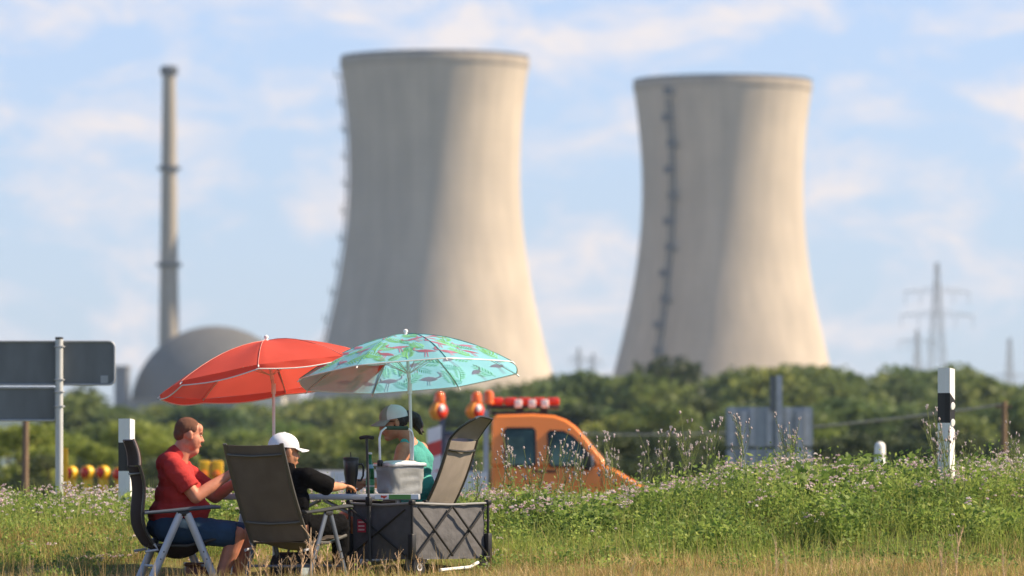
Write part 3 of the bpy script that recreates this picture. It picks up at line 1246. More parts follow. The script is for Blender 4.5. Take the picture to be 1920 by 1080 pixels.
# ------------------------------------------------------------------ the orange pickup
def pickup():
    Y0 = 84.0
    k = FPX / Y0
    X = lambda p: (p - 960) / k
    Z = lambda p: CZ + (HOR - p) / k
    xo = X(918)
    M_or = mat('orange_paint', (.98, .265, .04), rough=.32, var=.04, scale=2, coat=.5)
    M_gl = mat('vehicle_glass', (.045, .085, .075), rough=.12, var=.75, scale=2.2, spec=.4)  # opaque; blotchy green colour imitates trees showing through the windows
    t = thing('pickup_truck', 'orange crew cab pickup with a red light bar, half hidden by the flowery bank', 'pickup truck', (xo, Y0, 0))
    P = lambda px, py: (X(px) - xo, Z(py))
    W = 1.9
    belt = Z(874)
    # lower body
    low = [P(921, 874), (X(921) - xo, .42), (X(1203) - xo, .36), (X(1222) - xo, .45), (X(1224) - xo, .62), P(1212, 914), P(1190, 902), P(1160, 884), P(1140, 874)]
    m = MB()
    m.prism(low, 0, W)
    o = m.build('body', M_or, t)
    bv = o.modifiers.new('bevel', 'BEVEL')
    bv.width = .035
    bv.segments = 2
    bv.limit_method = 'ANGLE'
    # cab with sides leaning in
    up = [P(921, 874), P(923, 785), P(930, 778), P(1000, 776), P(1040, 779), P(1062, 787), P(1080, 800), P(1096, 818), P(1112, 838), P(1128, 857), P(1140, 874)]
    zr = Z(776)
    def inset(z):
        return .13 * max(0, (z - belt)) / (zr - belt)
    n = len(up)
    vs = [(x, inset(z), z) for x, z in up] + [(x, W - inset(z), z) for x, z in up]
    fs = [tuple(range(n)), tuple(range(2 * n - 1, n - 1, -1))] + [(i, i + n, (i + 1) % n + n, (i + 1) % n) for i in range(n)]
    m = MB()
    m.add(vs, fs)
    o = m.build('cab', M_or, t)
    bv = o.modifiers.new('bevel', 'BEVEL')
    bv.width = .032
    bv.segments = 3
    bv.limit_method = 'ANGLE'
    # windows, 4 mm proud of both sides, with a rubber frame
    def window(poly, side):
        yy = (lambda z, d: (inset(z) - d) if side == 0 else (W - inset(z) + d))
        f = MB()
        pts = [P(*q) for q in poly]
        m = MB()
        vs = [(x, yy(z, .006), z) for x, z in pts] + [(x, yy(z, -.01), z) for x, z in pts]
        nn = len(pts)
        m.add(vs, [tuple(range(nn)), tuple(range(2 * nn - 1, nn - 1, -1))] + [(i, i + nn, (i + 1) % nn + nn, (i + 1) % nn) for i in range(nn)])
        w = m.build('window', M_gl, t)
        loop = [(x, yy(z, .006), z) for x, z in pts]
        f.tube(loop + [loop[0]], .018, 6, cap=False)
        f.build('frame', M_black, w)
    wr = [(948, 870), (947, 806), (951, 803), (999, 803), (1003, 807), (1004, 870), (1000, 873), (952, 873)]
    wf = [(1030, 868), (1028, 812), (1031, 808), (1056, 809), (1072, 817), (1090, 834), (1106, 853), (1117, 870), (1113, 874), (1034, 874)]
    for s in (0, 1):
        window(wr, s)
        window(wf, s)
    # windscreen
    m = MB()
    ws = [P(1090, 806), P(1104, 824), P(1120, 843), P(1136, 862)]
    nrm = .012
    vs = [(x + nrm, .2, z + nrm * .8) for x, z in ws] + [(x + nrm, W - .2, z + nrm * .8) for x, z in ws]
    m.add(vs, [(i, i + 1, i + 5, i + 4) for i in range(3)])
    m.build('windscreen', M_gl, t)
    # mirrors
    for s in (0, 1):
        m = MB()
        y = -.16 if s == 0 else W + .16
        m.box((X(1101) - xo, y, Z(866)), (.12, .2, .26), bev=.04)
        mr = m.build('mirror', M_black, t)
        q = MB()
        q.box((X(1108) - xo + .02, y, Z(866)), (.015, .16, .2), bev=.005)
        q.build('mirror_back', M_alu, mr)
        q = MB()
        q.tube([(X(1103) - xo, .03 if s == 0 else W - .03, Z(874)), (X(1101) - xo, y, Z(872))], .025, 8)
        q.build('arm', M_black, mr)
    # door seams and handles
    for s in (0, 1):
        y = -.006 if s == 0 else W + .006
        for px, hx in ((1016, 1008), (1128, 1034)):
            m = MB()
            m.box((X(px) - xo, y + (.004 if s == 0 else -.004), (belt + .45) / 2), (.012, .008, belt - .5))
            m.build('door_seam', M_black, t)
            m = MB()
            m.box((X(hx) - xo, y, Z(884)), (.16, .05, .035), bev=.012)
            m.build('door_handle', M_black, t)
    for s in (.22, W - .22):
        m = MB()
        m.box((X(1216) - xo, s, .75), (.1, .34, .2), bev=.04)
        m.build('headlight', mat('headlamp_glass', (.7, .72, .75), rough=.1, coat=1), t)
    m = MB()
    m.box((X(1222) - xo, W / 2, .48), (.12, W - .1, .2), bev=.04)
    m.build('bumper', M_dark, t)
    # bed: white drop sides and grey headboard frame
    bx1 = X(914) - xo
    bx0 = bx1 - 2.3
    zb = Z(884)
    m = MB()
    for y in (0.0, W):
        m.box(((bx0 + bx1) / 2, y, (zb + .62) / 2), (bx1 - bx0, .04, zb - .62))
    m.box((bx0, W / 2, (zb + .62) / 2), (.04, W - .05, zb - .62))
    m.box(((bx0 + bx1) / 2, W / 2, .6), (bx1 - bx0, W, .06))
    m.build('cargo_bed', mat('white_bed', (.72, .72, .70), rough=.5, var=.06), t)
    m = MB()
    for y in (.06, W - .06):
        m.box((X(911) - xo, y, (Z(772) + .6) / 2), (.07, .07, Z(772) - .6))
    for z in (Z(772), Z(830), Z(800)):
        m.box((X(911) - xo, W / 2, z), (.06, W - .2, .05))
    m.build('headboard', M_galv, t)
    # wheels
    for wx in (X(968) - 1.0 - xo, X(1165) - xo):
        for y in (.12, W - .12):
            Mx = Matrix.Translation((wx, y, .33)) @ Matrix.Rotation(R(90), 4, 'X')
            m = MB()
            m.lathe([(.2, -.1), (.31, -.1), (.33, -.07), (.33, .07), (.31, .1), (.2, .1)], 32, Mx)
            w = m.build('wheel', M_black, t)
            q = MB()
            q.lathe([(0, -.06), (.2, -.085), (.2, .085), (0, .06)], 24, Mx)
            q.build('rim', M_alu, w)
    # light bar on a rack
    m = MB()
    zb0, zb1 = Z(760), Z(745)
    for i, px in enumerate((930, 957, 984, 1010, 1034)):
        w = (X(957) - X(931)) * .98
        m.cur = 0
    bar = MB()
    bar.box(((X(918) + X(1050)) / 2 - xo, .55, zb0 - .02), (X(1050) - X(918), .30, .05), bev=.02)
    lb = bar.build('light_bar', M_dark, t)
    for i in range(5):
        xa = X(918) + (X(1050) - X(918)) * (i + .5) / 5
        q = MB()
        q.box((xa - xo, .55, (zb0 + zb1) / 2 + .005), ((X(1050) - X(918)) / 5 * .96, .28, zb1 - zb0), bev=.03)
        q.build('lens', M_bright_red, lb)
    for px in (972, 998, 1022):
        q = MB()
        q.box((X(px) - xo, .39, zb0 + .03), (.11, .05, .12), bev=.015)
        q.build('white_lamp', M_white, lb)
    q = MB()
    q.box((X(975) - xo, .55, zb0 - .085), (.12, .1, .09))
    q.box((X(1020) - xo, .55, zb0 - .085), (.12, .1, .09))
    q.box((X(968) - xo, .55, Z(773)), (.75, .25, .05))
    q.build('mount', M_dark, lb)
    # beacon
    b = MB()
    b.lathe([(.085, 0), (.085, .03), (.075, .035), (.078, .15), (.06, .19), (.03, .205), (0, .207)], 20, Matrix.Translation((X(916) - xo, .3, Z(757))))
    b.build('beacon', mat('orange_beacon', (.85, .17, .02), rough=.2, trans=.2, coat=.6), t)
    b = MB()
    b.tube([(X(916) - xo, .3, Z(778)), (X(916) - xo, .3, Z(757))], .03, 8)
    b.build('beacon_stem', M_dark, t)


pickup()


def warning_trailer():
    Y = 89.0
    k = FPX / Y
    X = lambda p: (p - 960) / k
    Z = lambda p: CZ + (HOR - p) / k
    xo = X(856)
    t = thing('warning_trailer', 'road works trailer carrying two big amber signal lamps left of the orange cab', 'warning trailer', (xo, Y, 0))
    m = MB()
    m.box((0, .5, .55), (1.1, 1.4, .1))
    m.build('chassis', M_dark, t)
    m = MB()
    for px in (829, 884):
        m.box((X(px) - xo, 0, (Z(785) + .6) / 2), (.09, .09, Z(785) - .6))
    m.box((0, 0, Z(812)), (X(884) - X(829), .06, .07))
    m.box((0, 0, Z(852)), (X(884) - X(829), .06, .07))
    m.build('mast', M_bluegrey, t)
    m = MB()
    m.box((0, .04, Z(842)), (.36, .03, .52))
    m.build('panel', mat('trailer_panel', (.30, .27, .30), rough=.6, var=.15, scale=3), t)
    for px in (822, 891):
        r = .145
        Mx = Matrix.Translation((X(px) - xo, 0, Z(771))) @ Matrix.Rotation(R(140), 4, 'Z') @ Matrix.Rotation(R(-90), 4, 'Y')
        q = MB()
        q.lathe([(0, -.13), (r * .6, -.12), (r * .95, -.06), (r, 0), (r, .06), (r * .85, .07)], 28, Mx)
        h = q.build('lamp', mat('amber_housing', (.80, .30, .03), rough=.45, var=.1), t)
        q = MB()
        q.lathe([(r * .85, .065), (r * .75, .1), (r * .45, .125), (0, .135)], 28, Mx)
        q.build('lens', M_bright_red, h)
        q = MB()
        Mw = Mx @ Matrix.Translation((.04, .04, .105))
        q.ell((0, 0, 0), (.065, .055, .035), M=Mw)
        q.build('reflector_cap', M_white, h)
        q = MB()
        q.lathe([(.08, 0), (.085, .03), (.08, .14), (.055, .185), (0, .2)], 20, Matrix.Translation((X(px) - xo + .02, 0, Z(758))))
        q.build('beacon', mat('orange_beacon', (.85, .17, .02)), h)
    for y in (-.1, 1.1):
        Mx = Matrix.Translation((.1, y, .3)) @ Matrix.Rotation(R(90), 4, 'X')
        q = MB()
        q.lathe([(0, -.08), (.28, -.08), (.3, -.05), (.3, .05), (.28, .08), (0, .08)], 24, Mx)
        q.build('wheel', M_black, t)
    # red and white marker panel standing left of it
    x = X(815)
    t2 = thing('marker_board', 'red and white striped marker board just left of the warning trailer', 'marker board', (x, Y - .6, 0))
    zt = Z(806)
    m = MB()
    hh = zt - .35
    n = 6
    for i in range(n):
        m.cur = i % 2
        a, b = .35 + hh * i / n, .35 + hh * (i + 1) / n
        sk = .07
        m.add([(-.11, -.02, a), (.11, -.02, a + sk), (.11, -.02, b + sk), (-.11, -.02, b), (-.11, .015, a), (.11, .015, a + sk), (.11, .015, b + sk), (-.11, .015, b)],
              [(0, 1, 2, 3), (7, 6, 5, 4), (0, 3, 7, 4), (1, 5, 6, 2)] + ([(0, 4, 5, 1)] if i == 0 else []) + ([(3, 2, 6, 7)] if i == n - 1 else []))
    m.build('board', [mat('marker_red', (.62, .06, .05), rough=.4), M_white], t2, smooth=False)
    m = MB()
    m.box((0, .06, .2), (.06, .06, .6))
    m.build('post', M_galv, t2)


warning_trailer()


# ------------------------------------------------------------------ camping furniture
def fabric(name, c, trans=0.0, scale=300, bump=.25, var=.12, rough=.85):
    return mat(name, c, rough=rough, var=var, scale=6, bump=bump, bscale=scale, trans=trans, spec=.2)


M_brown_pad = fabric('dark_brown_padding', (.030, .017, .016), bump=.2, scale=60)
M_pad_edge = fabric('grey_piping', (.22, .18, .18))
M_taupe = fabric('taupe_mesh', (.135, .112, .095), trans=.06)
M_taupe_l = fabric('light_taupe_mesh', (.28, .245, .22), trans=.1)
M_rail_taupe = mat('taupe_tube', (.10, .095, .09), rough=.4, metal=.3, var=.06)
M_rail_dark = mat('dark_tube', (.03, .028, .028), rough=.4, metal=.2, var=.1)
M_silver = mat('silver_tube', (.46, .48, .54), rough=.42, metal=.35, var=.06)


def chair(label, loc, rz, recline=16, hb=12, fab=None, rail=None, leg=None, padded=False, seat_z=.43, w=.54, arm_z=.60, back_len=.80, head=.17, spread=.29, flat=.045, apex=.0, bow=.03, narrow=.10):
    """folding camping chair facing local +x"""
    t = thing('camping_chair', label, 'camping chair', loc, rz, 'folding camping chairs round the table')
    hw = w / 2
    rc = R(recline)
    pv = Vector((-.20, 0, seat_z - .03))
    d = Vector((-math.sin(rc), 0, math.cos(rc)))
    nb = Vector((-math.cos(rc), 0, -math.sin(rc)))     # out of the back
    def bk(s, y):
        """point on the back line, s in 0..1"""
        off = bow * math.sin(math.pi * min(1, s)) + (.03 * math.sin(2 * math.pi * s) if padded else 0)
        return pv + d * (back_len * s) + nb * off + Vector((0, y, 0))
    # side rails
    for s in (-1, 1):
        m = MB()
        m.tube([bk(i / 10, s * hw) for i in range(11)], .014, 8, sq=(1.3, .9))
        m.build('back_rail', rail, t)
        m = MB()
        m.tube([pv + Vector((.0, s * hw, 0)), Vector((.05, s * hw, seat_z - .035)), Vector((.28, s * hw, seat_z + .02))], .013, 8)
        m.build('seat_rail', rail, t)
    # back panel
    th = .035 if padded else .004
    def sheet(f, nu, nv, th, nrmf):
        m = MB()
        vs, fs = [], []
        for layer in (0, 1):
            for i in range(nu + 1):
                for j in range(nv + 1):
                    p = f(i / nu, j / nv)
                    edge = 1 if not padded else min(1, 4 * min(j / nv, 1 - j / nv) + .25)
                    vs.append(p + nrmf(i / nu) * (th * (layer - .5) * edge))
        s = (nu + 1) * (nv + 1)
        for i in range(nu):
            for j in range(nv):
                a = i * (nv + 1) + j
                q = (a, a + 1, a + nv + 2, a + nv + 1)
                fs.append(q)
                fs.append(tuple(s + k for k in q[::-1]))
        for i in range(nu):
            for a in (i * (nv + 1), i * (nv + 1) + nv):
                fs.append((a, a + nv + 1, s + a + nv + 1, s + a))
        for j in range(nv):
            for a in (j, nu * (nv + 1) + j):
                fs.append((a, a + 1, s + a + 1, s + a))
        m.add(vs, fs)
        return m
    top = 1.0
    o = sheet(lambda u, v: bk(.02 + u * .97, (v - .5) * (w - .01)) + nb * (.02 * math.sin(math.pi * v)), 14, 10, th, lambda u: nb).build('backrest', fab, t)
    # stretcher tubes behind the back
    for u in ((.22, .90) if not padded else (.9,)):
        m = MB()
        m.tube([bk(u, -hw), bk(u, -hw * .8) + nb * .022, bk(u, 0) + nb * .045, bk(u, hw * .8) + nb * .022, bk(u, hw)], .009, 8)
        m.build('stretcher', rail, t)
    # headrest
    hd = R(hb)
    e = Vector((-math.sin(rc + hd), 0, math.cos(rc + hd)))
    en = Vector((-math.cos(rc + hd), 0, -math.sin(rc + hd)))
    p0 = bk(1.0, 0)
    if head > 0:
        cv = .05
        f = lambda u, v: p0 + e * (head * u) + en * (cv * u * u - (.0)) + Vector((0, (v - .5) * w * (1 - narrow * u * u), 0)) - en * (.03 * math.sin(math.pi * v))
        hr = sheet(f, 8, 10, th if padded else .014, lambda u: en).build('headrest', fab, t)
        m = MB()
        m.tube([f(i / 8, 0) for i in range(9)] + [f(1, j / 10) for j in range(1, 11)] + [f(1 - i / 8, 1) for i in range(1, 9)], .010, 8)
        m.build('edge_piping', M_pad_edge if padded else rail, hr)
    # seat, sagging under the sitter
    def st(u, v):
        return Vector((-.20 + .48 * u, (v - .5) * (w - .02), seat_z - .03 + .05 * u - .085 * math.sin(math.pi * u) * (math.sin(math.pi * v) ** .6) - (.03 if padded else 0) * math.sin(math.pi * u)))
    sheet(st, 10, 10, th, lambda u: Vector((0, 0, 1))).build('seat', fab, t)
    # armrests
    for s in (-1, 1):
        m = MB()
        y = s * (hw + .035)
        a0 = bk(.22, y)
        m.tube([(a0.x - .01, y, arm_z - .025), (-.1, y, arm_z - .01), (.08, y, arm_z + .008), (.24, y, arm_z + .022), (.30, y, arm_z + .02)], [.016, .02, .022, .022, .017], 10, sq=(1.25, .75))
        ar = m.build('armrest', M_bluegrey if padded else M_dark, t)
        q = MB()
        q.tube([(a0.x, s * hw, arm_z - .02), (a0.x, y, arm_z - .02)], .013, 8)
        q.build('bracket', M_black, ar)
        # hub and legs
        q = MB()
        q.box((apex, y, arm_z - .028), (.09, .03, .04), bev=.008)
        q.build('hub', M_black, ar)
        for nm, x0, x1 in (('leg', apex - .025, apex - spread), ('leg', apex + .03, apex + spread)):
            m = MB()
            m.tube([(x0, y, arm_z - .03), (x1, y - s * .005, .012)], flat / 2, 10, sq=(.55, 1.0))
            lg = m.build(nm, leg, t)
            q = MB()
            q.box((x1, y - s * .005, .012), (.05, .035, .028), bev=.008)
            q.build('foot', M_black, lg)
            for f in (.52, .62):
                p = Vector((x0, y, arm_z - .03)).lerp(Vector((x1, y, .012)), f)
                q = MB()
                q.tube([p + Vector((0, -.017, 0)), p + Vector((0, .017, 0))], .006, 8)
                q.build('rivet', M_black, lg)
    # cross tubes between the legs
    for x, z in ((apex - spread * .74, .17), (apex + spread * .74, .17)):
        m = MB()
        m.tube([(x, -hw - .03, z), (x, hw + .03, z)], .011, 8)
        m.build('cross_tube', leg, t)
    # recline catch
    for s in (-1, 1):
        m = MB()
        m.tube([bk(.02, s * (hw + .012)), bk(-.06, s * (hw + .012)), bk(-.07, s * (hw + .012)) + Vector((-.1, 0, -.01))], .011, 8)
        m.build('catch', M_silver, t)
    return t


# positions on the ground (x from the photograph, z from the terrain)
YM = 43.6
xm = (328 - 960) * YM / FPX
chair('dark brown padded camping chair with silver legs, the man in red sits in it', (xm, YM, -.005), R(13), recline=11, hb=-14, fab=M_brown_pad, rail=M_rail_dark, leg=M_silver,
      padded=True, seat_z=.36, arm_z=.60, back_len=.62, head=.19, spread=.27, flat=.06, apex=.015, w=.52)
YK = 43.15
xk = (555 - 960) * YK / FPX
chair('taupe mesh camping chair seen from behind, the boy in black sits in it', (xk, YK, 0), R(90 - 34), recline=25, hb=0, fab=M_taupe, rail=M_rail_taupe, leg=M_bluegrey,
      seat_z=.38, arm_z=.60, back_len=.82, head=0, spread=.27, w=.53, bow=.02)
YW = 45.0
xw = (754 - 960) * YW / FPX
chair('taupe mesh camping chair with a bent headrest, the woman in turquoise sits in it', (xw, YW, .02), R(180 - 24), recline=25, hb=10, narrow=.38, fab=M_taupe_l, rail=M_rail_dark, leg=M_silver,
      seat_z=.44, arm_z=.62, back_len=.785, head=.235, spread=.27, w=.52, bow=.035)


def table():
    Y = 44.35
    k = FPX / Y
    X = lambda p: (p - 960) / k
    x0, x1 = X(421), X(787)
    xc = (x0 + x1) / 2
    w = x1 - x0
    z0 = .02
    zt = .715
    t = thing('camping_table', 'grey folding camping table with aluminium edge between the three people', 'camping table', (xc, Y, z0))
    dp = .78
    m = MB()
    m.box((0, 0, zt - z0 - .012), (w - .05, dp - .05, .018))
    m.build('tabletop', mat('table_laminate', (.34, .35, .37), rough=.5, var=.1, scale=20), t)
    m = MB()
    for y in (-dp / 2, dp / 2):
        m.box((0, y, zt - z0 - .022), (w, .025, .045), bev=.008)
    for x in (-w / 2 + .0125, w / 2 - .0125):
        m.box((x, 0, zt - z0 - .022), (.025, dp - .026, .045), bev=.008)
    ed = m.build('edge_frame', M_silver, t)
    yf = -dp / 2 - .0155
    zc = zt - z0 - .022
    def lab(name, pa, pb, mm, dz=.036, dy=0):
        q = MB()
        q.box(((X(pa) + X(pb)) / 2 - xc, yf - dy, zc), (X(pb) - X(pa), .003, dz))
        return q.build(name, mm, ed, smooth=False)
    lab('white_sticker', 705, 731, M_white)
    lab('green_sticker', 731.3, 772, mat('sticker_green', (.12, .30, .07), rough=.5), )
    lab('white_sticker', 772.3, 786, M_white)
    q = MB()
    for i, (dx, r) in enumerate(((-.012, .009), (.006, .011), (.02, .007))):
        q.lathe([(r, -.001), (r, .0015), (0, .0016)], 12, Matrix.Translation((X(721) - xc + dx, yf - .0015, zc + .002 * (-1) ** i)) @ Matrix.Rotation(R(90), 4, 'X'))
    q.build('red_emblem', mat('emblem_red', (.6, .06, .03)), ed)
    for sx in (-1, 1):
        for sy in (-1, 1):
            xx = sx * (w / 2 - .17)
            yy = sy * (dp / 2 - .07)
            m = MB()
            m.tube([(xx, yy, zt - z0 - .045), (xx + sx * .06, yy, .3), (xx + sx * .1, yy, .0)], .017, 10)
            lg = m.build('leg', M_silver if sx < 0 else M_alu_matt, t)
            q = MB()
            q.lathe([(.02, 0), (.021, .03), (.018, .05)], 12, Matrix.Translation((xx + sx * .1, yy, -.01)))
            q.build('foot', M_black, lg)
    for sx in (-1, 1):
        for yy in (-dp / 2 + .05, dp / 2 - .05):
            m = MB()
            m.tube([(sx * .02, yy, zt - z0 - .05), (sx * (w / 2 - .14), yy, .34)], .010, 8)
            m.build('brace', M_alu_matt, t)
    for sx in (-1, 1):
        m = MB()
        m.tube([(sx * (w / 2 - .13), -dp / 2 + .07, .36), (sx * (w / 2 - .13), dp / 2 - .07, .36)], .012, 8)
        m.build('cross_tube', M_alu_matt, t)
    return zt


ZT = table()


def umbrella(name, label, hub, base, Rr, hh, tilt, mats, valance, rot, pole_m, trim_m):
    """beach umbrella: hub = point at canopy centre top, base = foot of the pole, tilt = canopy axis"""
    t = thing(name, label, 'umbrella', base)
    base = Vector(base)
    hub = Vector(hub) - base
    ax = Vector(tilt).normalized()
    zq = Vector((0, 0, 1)).rotation_difference(ax).to_matrix().to_4x4()
    M = Matrix.Translation(hub) @ zq @ Matrix.Rotation(rot, 4, 'Z')
    n = 8
    nu, nv = 10, 12          # along a panel / radial
    def S(s, a, off=0.0):
        """canopy point: s radial 0..1, a angle in panel units 0..n"""
        f = a - math.floor(a)
        ph = (f - .5) * 2 * math.pi / n
        chord = math.cos(math.pi / n) / math.cos(ph)
        blend = .75
        rr = Rr * s * (1 - blend + blend * chord)
        z = -hh * (s ** 1.75)
        sag = math.sin(math.pi * f) ** 1.0
        z -= .020 * sag * math.sin(math.pi * min(1, s)) * Rr
        z += off
        th = 2 * math.pi * a / n
        return Vector((rr * math.cos(th), rr * math.sin(th), z))
    cm = MB()
    vs, fs = [], []
    na = n * nu
    for i in range(nv + 1):
        s = .015 + .985 * i / nv
        for j in range(na):
            p = S(s, j / nu)
            if s > .3:
                w = noise.noise(Vector((p.x * 5, p.y * 5, 3))) * .006
                p.z += w
            vs.append(p)
    for i in range(nv):
        for j in range(na):
            q = (j + 1) % na
            fs.append((i * na + j, i * na + q, (i + 1) * na + q, (i + 1) * na + j))
    cm.add(vs, fs, M)
    can = None
    if len(mats) > 1:
        # printed motifs lie in the canopy mesh, on both faces
        g = random.Random(5)
        def motif(shape, s0, a0, size, ang, mi):
            cm.cur = mi
            for off in (.0035,):
                for poly in shape:
                    pts = []
                    for x, y in poly:
                        xx = (x * math.cos(ang) - y * math.sin(ang)) * size
                        yy = (x * math.sin(ang) + y * math.cos(ang)) * size
                        s = s0 - yy / Rr
                        a = a0 + xx / (max(.12, s0) * Rr) * n / (2 * math.pi)
                        if not (.03 < s < .995):
                            break
                        pts.append(S(s, a, off))
                    else:
                        o = len(cm.v)
                        cm.add(pts, [tuple(range(len(pts)))], M)
            cm.cur = 0
        def arc(x0, y0, x1, y1, bend, w0, w1, k=5):
            d = Vector((x1 - x0, y1 - y0))
            nn = Vector((-d.y, d.x)).normalized()
            quads = []
            prev = None
            for i in range(k + 1):
                f = i / k
                c = Vector((x0, y0)) + d * f + nn * (bend * math.sin(math.pi * f))
                w = (w0 + (w1 - w0) * f) / 2
                e = (c + nn * w, c - nn * w)
                if prev:
                    quads.append([tuple(prev[0]), tuple(e[0]), tuple(e[1]), tuple(prev[1])])
                prev = e
            return quads
        wader = [[(-.34, .02), (-.2, .12), (0, .15), (.2, .1), (.42, -.04), (.18, -.08), (0, -.11), (-.2, -.08)]] + \
            arc(-.28, .06, -.42, .40, .14, .09, .06) + arc(-.42, .40, -.56, .30, .06, .08, .04, 3) + \
            arc(0, -.1, .02, -.55, .0, .035, .03, 2) + arc(.07, -.09, .12, -.55, .0, .035, .03, 2)
        frond = arc(0, -.5, .05, .5, .06, .05, .03, 5)
        for i in range(7):
            y = -.36 + i * .13
            L_ = .34 * (1 - abs(i - 2.4) * .11)
            for sd in (-1, 1):
                frond.append([(0.03, y), (sd * L_ * .5, y + .13), (sd * L_, y + .16), (sd * L_ * .55, y + .05)])
        for a in range(n):
            for s0, cnt, off in ((.28, 1, .5), (.47, 2, .25), (.66, 3, .18), (.86, 4, .12)):
                for c in range(cnt):
                    aa = a + (c + off + .22) / cnt + g.uniform(-.06, .06)
                    odd = (c + a + int(s0 * 10)) % 2
                    if odd == 0:
                        motif(wader, s0 + g.uniform(-.03, .03), aa, g.uniform(.18, .22), g.uniform(-.35, .35) + (math.pi * 0), 1)
                    else:
                        motif(frond, s0 + g.uniform(-.03, .03), aa, g.uniform(.17, .22), g.uniform(-1.3, 1.3), 2)
                    if g.random() < .35:
                        motif(frond, s0 + g.uniform(.05, .09), aa + .5 / cnt, g.uniform(.10, .14), g.uniform(0, 6.28), 2 if g.random() < .7 else 3)
    can = cm.build('canopy', mats, t, fix=False)
    # white trim at the rim
    tr = MB()
    def VB(j):
        f = (j / nu) % 1.0
        p = S(1.0, j / nu)
        return Vector((p.x, p.y, p.z - (valance * (.55 + .45 * math.sin(math.pi * f)) if valance else 0)))
    tr.tube([M @ VB(j) for j in range(na + 1)], .0050, 6, cap=False)
    tr.build('rim_trim', trim_m, can)
    if valance > 0:
        vm = MB()
        vs, fs = [], []
        for k in range(3):
            for j in range(na):
                a = j / nu
                f = a - math.floor(a)
                p = S(1.0, a)
                sc_ = (.55 + .45 * math.sin(math.pi * f))
                out = 1 + .010 * (k % 2) * math.sin(2 * math.pi * f * 2 + math.floor(a))
                p = Vector((p.x * out, p.y * out, p.z - valance * sc_ * k / 2))
                vs.append(p)
        for k in range(2):
            for j in range(na):
                q = (j + 1) % na
                fs.append((k * na + j, k * na + q, (k + 1) * na + q, (k + 1) * na + j))
        vm.add(vs, fs, M)
        vm.build('valance', mats[0], can, fix=False)
    # seams along the ribs, ribs and tips
    for i in range(n):
        r = MB()
        r.tube([M @ (S(.02 + .97 * q / 8, i) + Vector((0, 0, -.012))) for q in range(9)], .0035, 6)
        rb = r.build('rib', pole_m, t)
        q = MB()
        q.tube([M @ (S(.985, i) + Vector((0, 0, -.006))), M @ (S(1.02, i) + Vector((0, 0, -.012)))], .006, 8)
        q.build('rib_tip', M_white, rb)
        q = MB()
        q.tube([M @ S(.45, i, -.014), M @ Vector((0, 0, -hh * .95))], .003, 6)
        q.build('strut', pole_m, rb)
        if valance == 0:
            q = MB()
            q.tube([M @ S(.03 + .97 * u / 8, i, .002) for u in range(9)], .0028, 6)
            q.build('seam', mat('dark_teal_seam', (.05, .20, .20), rough=.8), can)
        if valance > 0:
            q = MB()
            q.tube([M @ S(.03 + .97 * u / 8, i, .002) for u in range(9)], .0022, 6)
            q.build('seam', mat('light_seam', (.66, .30, .26), rough=.8), can)
    r = MB()
    r.tube([M @ Vector((0, 0, -hh * .95 - .03)), M @ Vector((0, 0, -hh * .95 + .03))], .016, 12)
    r.build('runner', M_white, t)
    f = MB()
    f.lathe([(.026, -.012), (.026, .0), (.012, .006), (.011, .016), (.018, .024), (.018, .036), (.01, .045), (0, .047)], 16, M)
    f.build('finial', M_white, t)
    j = M @ Vector((0, 0, -hh * 1.3))
    p = MB()
    p.tube([(0, 0, 0), j * .5, j, M @ Vector((0, 0, -hh * .6)), M @ Vector((0, 0, .0))], .0125, 12)
    p.build('pole', pole_m, t)
    p = MB()
    p.tube([j + Vector((0, 0, -.04)), j + Vector((0, 0, .04))], .018, 10)
    p.build('tilt_joint', M_white, t)
    return t


M_red_can = mat('red_canopy', (.86, .125, .085), rough=.6, var=.05, scale=3, trans=.45, spec=.25, bump=.1, bscale=14)
M_teal_can = mat('turquoise_canopy', (.34, .76, .92), rough=.6, var=.06, scale=3, trans=.48, spec=.25)
M_pink = mat('pink_print', (.96, .36, .46), rough=.6, var=.2, scale=9, trans=.75)
M_fern = mat('green_print', (.46, .76, .30), rough=.6, var=.25, scale=9, trans=.75)
M_fern2 = mat('dark_green_print', (.20, .52, .32), rough=.6, var=.25, scale=9, trans=.7)
M_pole = mat('white_pole', (.68, .66, .63), rough=.35, metal=.2, var=.05)
YU = 44.72
hub = at(500, 639, YU)
base = at(514, 925, YU)
base.z = -.02
umbrella('parasol', 'red parasol with white rim trim tilted over the man and the boy', hub, base,  .90, .295, (-.150, .105, 1), [M_red_can], .06, R(-4), M_pole, M_white)
YT = 44.33
hub = at(761, 628, YT)
base = at(777, 925, YT)
base.z = .05
umbrella('parasol', 'turquoise parasol printed with pink wading birds and ferns above the woman', hub, base, .895, .325, (-.075, .118, 1), [M_teal_can, M_pink, M_fern, M_fern2], 0, R(20), M_pole, M_white)


